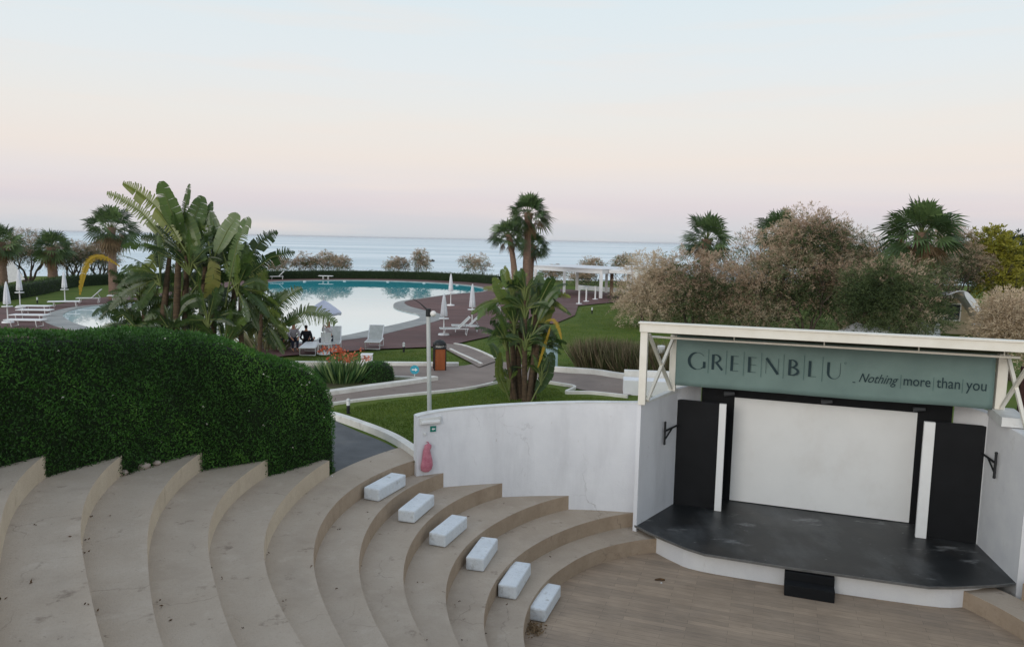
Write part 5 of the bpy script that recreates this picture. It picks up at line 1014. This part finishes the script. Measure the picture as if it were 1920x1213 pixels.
# ================================================================== PEOPLE
def skin(name, verts, edges, rad, mt, parent, sub=2):
    me = bpy.data.meshes.new(name); me.from_pydata([tuple(v) for v in verts], edges, []); o = bpy.data.objects.new(name, me); col.objects.link(o); o.parent = parent
    md = o.modifiers.new('skin', 'SKIN'); md.use_smooth_shade = True
    if not me.skin_vertices: return o
    for i, r_ in enumerate(rad): me.skin_vertices[0].data[i].radius = (r_, r_) if not isinstance(r_, tuple) else r_
    me.skin_vertices[0].data[0].use_root = True
    s = o.modifiers.new('sub', 'SUBSURF'); s.levels = sub; s.render_levels = sub; me.materials.append(mt); return o
def person(loc, rz, label, top, bottom, hairm, lean=.15, sit=.42, arms='knees', hair_long=False, legs='down', head_turn=0):
    e = empty('person', loc, label, 'person', None, rz); V, Ed, Rd = [], [], []
    def add(p, r_, par=None):
        V.append(Vector(p)); Rd.append(r_)
        if par is not None: Ed.append((par, len(V)-1))
        return len(V)-1
    hp = sit+.1; f = math.sin(lean); g = math.cos(lean)
    pel = add((0, 0, hp), .13); ab = add((0, .18*f, hp+.18*g), .12, pel); ch = add((0, .36*f, hp+.36*g), .135, ab); nk = add((0, .52*f, hp+.5*g), .055, ch); n2 = add((0, .56*f+.01, hp+.56*g), .052, nk)
    hd = add((0, .6*f+.02, hp+.66*g), .085, n2); h2 = add((0, .6*f+.02, hp+.75*g), .08, hd); add((0, .6*f+.105, hp+.665*g), .018, hd)
    jt = {}
    for s in (-1, 1):
        sh = add((s*.17, .45*f, hp+.44*g), .055, ch)
        if arms == 'knees': el, wr = (s*.24, .45*f+.12, hp+.2*g), (s*.16, .42, hp+.08)
        elif arms == 'up': el, wr = (s*.24, .45*f+.14, hp+.3), (s*.1, .45*f+.24, hp+.52)
        else: el, wr = (s*.26, .45*f-.05, hp+.18*g), (s*.22, .14, hp+.02)
        eb = add(el, .042, sh); w_ = add(wr, .028, eb); dv = (Vector(wr)-Vector(el)).normalized(); pm = add(Vector(wr)+dv*.06, .032, w_)
        sidev = Vector((1, 0, 0)); tip0 = Vector(wr)+dv*.09
        for q, (ox, ln) in enumerate(((-.027, .06), (-.009, .072), (.009, .068), (.027, .052))):
            a1 = add(tip0+sidev*ox+dv*.01, .009, pm); a2 = add(tip0+sidev*ox+dv*ln*.6+Vector((0, 0, -.01)), .0085, a1); add(tip0+sidev*ox+dv*ln+Vector((0, 0, -.028)), .007, a2)
        t1 = add(Vector(wr)+dv*.045-sidev*s*.035, .01, pm); add(Vector(wr)+dv*.085-sidev*s*.05, .008, t1)
        hip = add((s*.09, .03, hp-.02), .095, pel); kn = add((s*.11, .43, sit+.07), .062, hip)
        if legs == 'down': ank = add((s*.1, .42, .09), .038, kn); ft = add((s*.1, .5, .04), .036, ank); add((s*.1, .6, .03), .026, ft)
        else: ank = add((s*.1, .83, sit+.06), .038, kn); ft = add((s*.1, .9, sit+.12), .035, ank); add((s*.1, .92, sit+.2), .026, ft)
        jt[s] = (V[sh], Vector(el), Vector(wr), V[hip], V[kn], V[ank])
    skin('body', V, Ed, Rd, M['skin'], e)
    # top
    tv = [V[pel]+Vector((0, 0, .0)), V[ab], V[ch], V[nk]-Vector((0, 0, .03))]; te = [(0, 1), (1, 2), (2, 3)]; tr = [.155, .145, .158, .075]
    for s in (-1, 1):
        b0 = len(tv); tv += [jt[s][0], jt[s][1], jt[s][1].lerp(jt[s][2], .9)]; te += [(2, b0), (b0, b0+1), (b0+1, b0+2)]; tr += [.073, .058, .043]
    skin('top', tv, te, tr, top, e)
    tv = [V[pel]-Vector((0, 0, .02))]; te = []; tr = [.14]
    for s in (-1, 1):
        b0 = len(tv); tv += [jt[s][3], jt[s][3].lerp(jt[s][4], .5), jt[s][4], jt[s][4].lerp(jt[s][5], .5), jt[s][4].lerp(jt[s][5], .93)]; te += [(0, b0)]+[(b0+i, b0+i+1) for i in range(4)]; tr += [.11, .092, .078, .062, .052]
    skin('trousers', tv, te, tr, bottom, e)
    hv = [V[h2]+Vector((0, -.02, .01)), V[hd]+Vector((0, -.045, .0)), V[hd]+Vector((0, -.06, -.08 if not hair_long else -.18))]
    skin('hair', hv, [(0, 1), (1, 2)], [.088, .083, .05], hairm, e)
    for s in (-1, 1):
        mb = MB(); mb.ball(V[hd]+Vector((s*.03, .082, .015)), .011, 8); mb.build('eye', M['dark'], e, local=True)
    mb = MB(); mb.box(V[hd]+Vector((0, .088, -.035)), (.04, .01, .008)); mb.build('mouth', M['pink'], e, local=True)
    for s in (-1, 1):
        mb = MB(); a_, t_ = jt[s][5], jt[s][5]; q = (V[[i for i in range(len(V)) if V[i] == jt[s][5]][0]+1]); mb.ball(q+Vector((0, .03, -.005)), .055, 10, .75); mb.build('shoe', M['dark'], e, local=True)
    return e
def pl_(px, py): q = P(px, py, GZ+.05); return q
person(pl_(521, 660), 0, 'person in dark clothes seen from behind, leftmost of the seated group by the pool', M['cloth_black'], M['denim'], M['hair'], lean=.1, arms='side')
person(pl_(549, 656), R(-150), 'person in a light grey hoodie and dark jeans sitting sideways by the pool', M['cloth_grey'], M['denim'], M['hair'], lean=.35, arms='knees', hair_long=True)
person(pl_(575, 655)-Vector((0, 0, .12)), 0, 'dark-haired person in black seen from behind on the lounger', M['cloth_black'], M['cloth_black'], M['hair'], lean=-.1, arms='side', legs='out', sit=.4)
person(pl_(617, 656), R(150), 'fair-haired person in a white top with raised arms on the white chair', M['cloth_white'], M['denim'], M['hair2'], lean=.05, arms='up', hair_long=True, sit=.46)

# ================================================================== PERGOLA AND BUILDINGS
A0, A1, A2 = P(1003, 548), P(1063.5, 553), P(1126.7, 560)
ux = (A2-A0); Lp = ux.length; ux.normalize(); uy = Vector((-ux.y, ux.x, 0)); 
if uy.y < 0: uy = -uy
zt0 = PY(1127, 513, A2.y).z; e = empty('pergola', A2.copy(), 'white flat-roofed pergola on posts beyond the dark deck', 'pergola')
def pp(a, d, z): q = A0+ux*a+uy*d; return Vector((q.x, q.y, z))
a1 = (A1-A0).dot(ux)
mb = MB()
c0, c1, c2, c3 = pp(-.3, -.2, 0), pp(Lp+.15, -.2, 0), pp(Lp+.15, 6.2, 0), pp(-.3, 6.2, 0)
for p_, q_ in ((pp(-.3, 0, zt0+.16), pp(Lp+.12, 0, zt0+.16)), (pp(-.3, 6, zt0+.16), pp(Lp+.12, 6, zt0+.16)), (pp(-.2, 0, zt0+.16), pp(-.2, 6, zt0+.16)), (pp(Lp, .1, zt0+.16), pp(Lp, 5.9, zt0+.16))): mb.beam(p_, q_, .16, .38)
mb.build('fascia', M['white'], e)
mb = MB(); mb.prism([c0, c1, c2, c3], zt0+.36, zt0+.42); mb.build('roof', M['plaster_clean'], e)
mb = MB(); mb.beam(pp(Lp+.2, 1.0, zt0+.2), pp(Lp+3.4, 1.0, zt0+.2), .5, .3); mb.beam(pp(Lp+.2, 3.6, zt0+.33), pp(Lp+3.4, 3.6, zt0+.33), 5, .1); mb.build('side_roof', M['white'], e)
for a in (0, a1, Lp-.05):
    for d in (0, 6):
        mb = MB(); mb.beam(pp(a, d, GZ), pp(a, d, zt0+.02), .28 if a != a1 else .24, .28, (0, 1, 0)); mb.build('post', M['white'], e)
mb = MB(); mb.beam(pp(1.6*a1, 4, GZ), pp(1.6*a1, 4, zt0+.3), .3, .3, (0, 1, 0)); mb.build('grey_post', M['trunk'], e)
for d, z in ((8, GZ+.35), (8, GZ+1.0)): 
    pass
mb = MB(); mb.beam(pp(-2, 8, GZ+.2), pp(Lp+4, 8, GZ+.2), .25, .45); tag(mb.build('parapet', M['plaster_clean']), 'low white parapet behind the pergola towards the sea', 'parapet')
e = empty('railing', pp(0, 8, GZ), 'thin dark railing behind the pergola towards the sea', 'railing')
mb = MB(); mb.tube([pp(-2, 8.2, GZ+1.15), pp(Lp+4, 8.2, GZ+1.15)], .035, 6); mb.tube([pp(-2, 8.2, GZ+.8), pp(Lp+4, 8.2, GZ+.8)], .02, 6); mb.build('rail', M['dark'], e)
for k in range(6): mb = MB(); a = -2+(Lp+6)*k/5; mb.tube([pp(a, 8.2, GZ), pp(a, 8.2, GZ+1.15)], .03, 6); mb.build('baluster', M['dark'], e)
dk = [P(*q).xy for q in [(985, 546), (1063, 551), (1090, 570), (1165, 562), (1240, 556), (1180, 545), (1060, 541), (990, 540)]]
proto = None
for px, py, lab in ((1085.6, 569.5, 'white bar table leftmost of three in front of the pergola'), (1099, 565, 'middle white bar table of three in front of the pergola'), (1116, 561, 'white bar table nearest the right pergola post')):
    if proto is None:
        proto = empty('bar_table', (0, 0, 0), lab, 'bar table', 'white bar tables in front of the pergola')
        mb = MB(); mb.lathe([(.001, .05), (.09, .05), (.26, .03), (.27, 0)], 16); mb.build('base', M['white'], proto, local=True)
        mb = MB(); mb.tube([(0, 0, .04), (0, 0, 1.12)], .07, 10); mb.build('column', M['white'], proto, local=True)
        mb = MB(); mb.lathe([(.001, 1.16), (.14, 1.16), (.15, 1.13), (.001, 1.12)], 16); mb.build('table_top', M['white'], proto, local=True); o = proto
    else: o = copy_tree(proto)
    o.location = P(px, py, GZ+.04); o['label'] = lab
# low white building seen through the pale tamarisk
b = P(1186, 566); zz = zof(503, 1190, b.y); e = empty('pool_building', b, 'low white building glimpsed behind the pale tamarisk right of the pergola', 'building')
mb = MB(); mb.prism([b.xy, b.xy+Vector((3.6, -.3)), b.xy+Vector((3.6, 4)), b.xy+Vector((0, 4))], GZ-.05, zz); mb.build('wall', M['plaster_clean'], e)
mb = MB(); mb.prism([b.xy+Vector((-.2, -.25)), b.xy+Vector((3.8, -.55)), b.xy+Vector((3.8, 4.2)), b.xy+Vector((-.2, 4.2))], zz, zz+.12); mb.build('roof', M['white'], e)
mb = MB(); mb.box(b+Vector((1.9, -.16, 1.1)), (.8, .06, 2.1), -.083); mb.build('door', M['lampgrey'], e)
# glamping hut with white tensile canopy
Yh = 46.0
hx = lambda px, py, dy=0: PY(px, py, Yh+dy)
e = empty('tent_lodge', at_base(1795, Yh), 'beige tent lodge with a window under a curved white canopy near the right edge', 'lodge')
x0, x1 = hx(1762, 600).x, hx(1836, 600).x; mb = MB(); mb.prism([(x0, Yh+.3), (x1, Yh+.3), (x1, Yh+3.4), (x0, Yh+3.4)], GZ-.05, hx(1790, 560).z); mb.build('wall', M['beige'], e)
wz0, wz1 = hx(1788, 601).z, hx(1788, 571).z; wx0, wx1 = hx(1775, 590).x, hx(1804, 590).x
mb = MB(); mb.box(((wx0+wx1)/2, Yh+.27, (wz0+wz1)/2), (wx1-wx0+.12, .06, wz1-wz0+.12)); wf = mb.build('window', M['white'], e)
mb = MB(); mb.box(((wx0+wx1)/2, Yh+.235, (wz0+wz1)/2), (wx1-wx0-.04, .03, wz1-wz0-.04)); mb.build('pane', M['glass'], wf)
# arched canopy: a vaulted fabric with deep sides
px_arc = [(1778, 553), (1790, 548), (1797, 546), (1804, 545), (1810, 546), (1818, 551), (1832, 568), (1848, 592), (1860, 612), (1862, 622)]
arc_ = catmull([hx(*q, -1.2) for q in px_arc], 3); mb = MB(); nA = len(arc_); bk = [p+Vector((.0, 1.8, -.2)) for p in arc_]; mb.add(arc_+bk, [(i, i+1, nA+i+1, nA+i) for i in range(nA-1)], True); mb.build('canopy', M['canvas'], e, solid=.03)
mb = MB(); mb.add([hx(1748, 645, -1.19), hx(1764, 645, -1.19), hx(1762, 595, -1.19), hx(1756, 590, -1.19)], [(0, 1, 2, 3)]); mb.build('canopy_side', M['canvas'], e, solid=.03)
mb = MB()
for q in range(4): mb.tube([arc_[15].lerp(arc_[24], q/3*.9), arc_[15].lerp(arc_[24], q/3*.9)+Vector((-.12, .1, -.12))], .02, 5)
ea = arc_[12:25]; eb = [p-Vector((.32, 0, .16))*math.sin(math.pi*min(1, (k+.5)/len(ea)))-Vector((.02, 0, .02)) for k, p in enumerate(ea)]; mb.add(ea+eb, [(k, k+1, len(ea)+k+1, len(ea)+k) for k in range(len(ea)-1)]); mb.build('canopy_edge', M['canvas'], e, solid=.02)
tb = empty('picnic_table', at_base(1843, Yh-1.5), 'folding picnic table with crossed legs beside the lodge under the white canopy', 'table')
q0, q1 = hx(1825, 609, -1.5), hx(1864, 609, -1.5); mb = MB(); mb.box((q0+q1)/2, (q1.x-q0.x, .7, .05)); mb.build('table_top', M['lampgrey'], tb)
for dy in (-.25, .25):
    for sx in (-1, 1):
        mb = MB(); c_ = (q0+q1)/2; hw_ = (q1.x-q0.x)*.45; mb.tube([c_+Vector((sx*hw_, dy, -.03)), Vector((c_.x-sx*hw_*.6, c_.y+dy, GZ))], .025, 6); mb.build('leg', M['lampgrey'], tb)
# more white tents along the lodge row
for i, (a, b_, c_, lab) in enumerate((((1618, 632), (1655, 616), (1700, 634), 'white tent roof peeking over the canopy beam below the dark green tamarisk'), ((1700, 632), (1738, 606), (1760, 642), 'white tent roof between the palm trunk and the lodge'))):
    Yt = 39+i*.6; A_, B_, C_ = PY(*a, Yt), PY(*b_, Yt), PY(*c_, Yt); dz = Vector((0, 3, 0)); low = lambda p: Vector((p.x, p.y, GZ-.02))
    mb = MB(); mb.add([A_, B_, C_, A_+dz, B_+dz, C_+dz, low(A_), low(C_), low(A_)+dz, low(C_)+dz], [(0, 1, 4, 3), (1, 2, 5, 4), (6, 7, 2, 1, 0), (8, 3, 4, 5, 9), (6, 0, 3, 8), (7, 9, 5, 2)]); tag(mb.build('tent', M['canvas']), lab, 'tent')
bm = PY(1862, 606, 60); bm.z = GZ; mb = MB(); z1 = PY(1880, 577, 60).z; mb.prism([(bm.x-3, 60), (bm.x+8, 58), (bm.x+8, 58.3), (bm.x-3, 60.3)], GZ-.05, z1); tag(mb.build('boundary_wall', M['beige']), 'low beige boundary wall beyond the lodge at the right edge', 'wall')
# white kitchen garden of blossoms near the clump base
mb = MB(); b = PY(37, 523, 71); 
q = [PY(14, 486, 70), PY(20, 486, 70), PY(47, 524, 70), PY(12, 531, 70)]; mb.add(q, [(0, 3, 2, 1)]); tag(mb.build('shade_sail', M['canvas'], solid=.02), 'white triangular shade sail between the left palms', 'shade sail')
# dark buoy on the sea
b = P(810, 490.5, -7.5); mb = MB(); mb.box(b+Z*.5, (3.4, 1.2, 1.0)); mb.ball(b+Vector((.4, 0, 1.0)), .6, 8); tag(mb.build('buoy', M['dark'], bevel=.2), 'tiny dark object floating on the sea above the pool', 'buoy')

# ================================================================== AIR
hz = MB(); hz.box((0, 8990, 1), (18000, 18100, 21)); ho = hz.build('haze', bpy.data.materials.new('haze_air'))
hm = ho.data.materials[0]; hm.use_nodes = True; t = hm.node_tree; t.nodes.clear(); o_ = t.nodes.new('ShaderNodeOutputMaterial'); v_ = t.nodes.new('ShaderNodeVolumePrincipled')
v_.inputs['Color'].default_value = (.93, .94, 1, 1); v_.inputs['Density'].default_value = 6e-5; v_.inputs['Anisotropy'].default_value = .2; t.links.new(v_.outputs[0], o_.inputs['Volume']); tag(ho, kind='stuff')
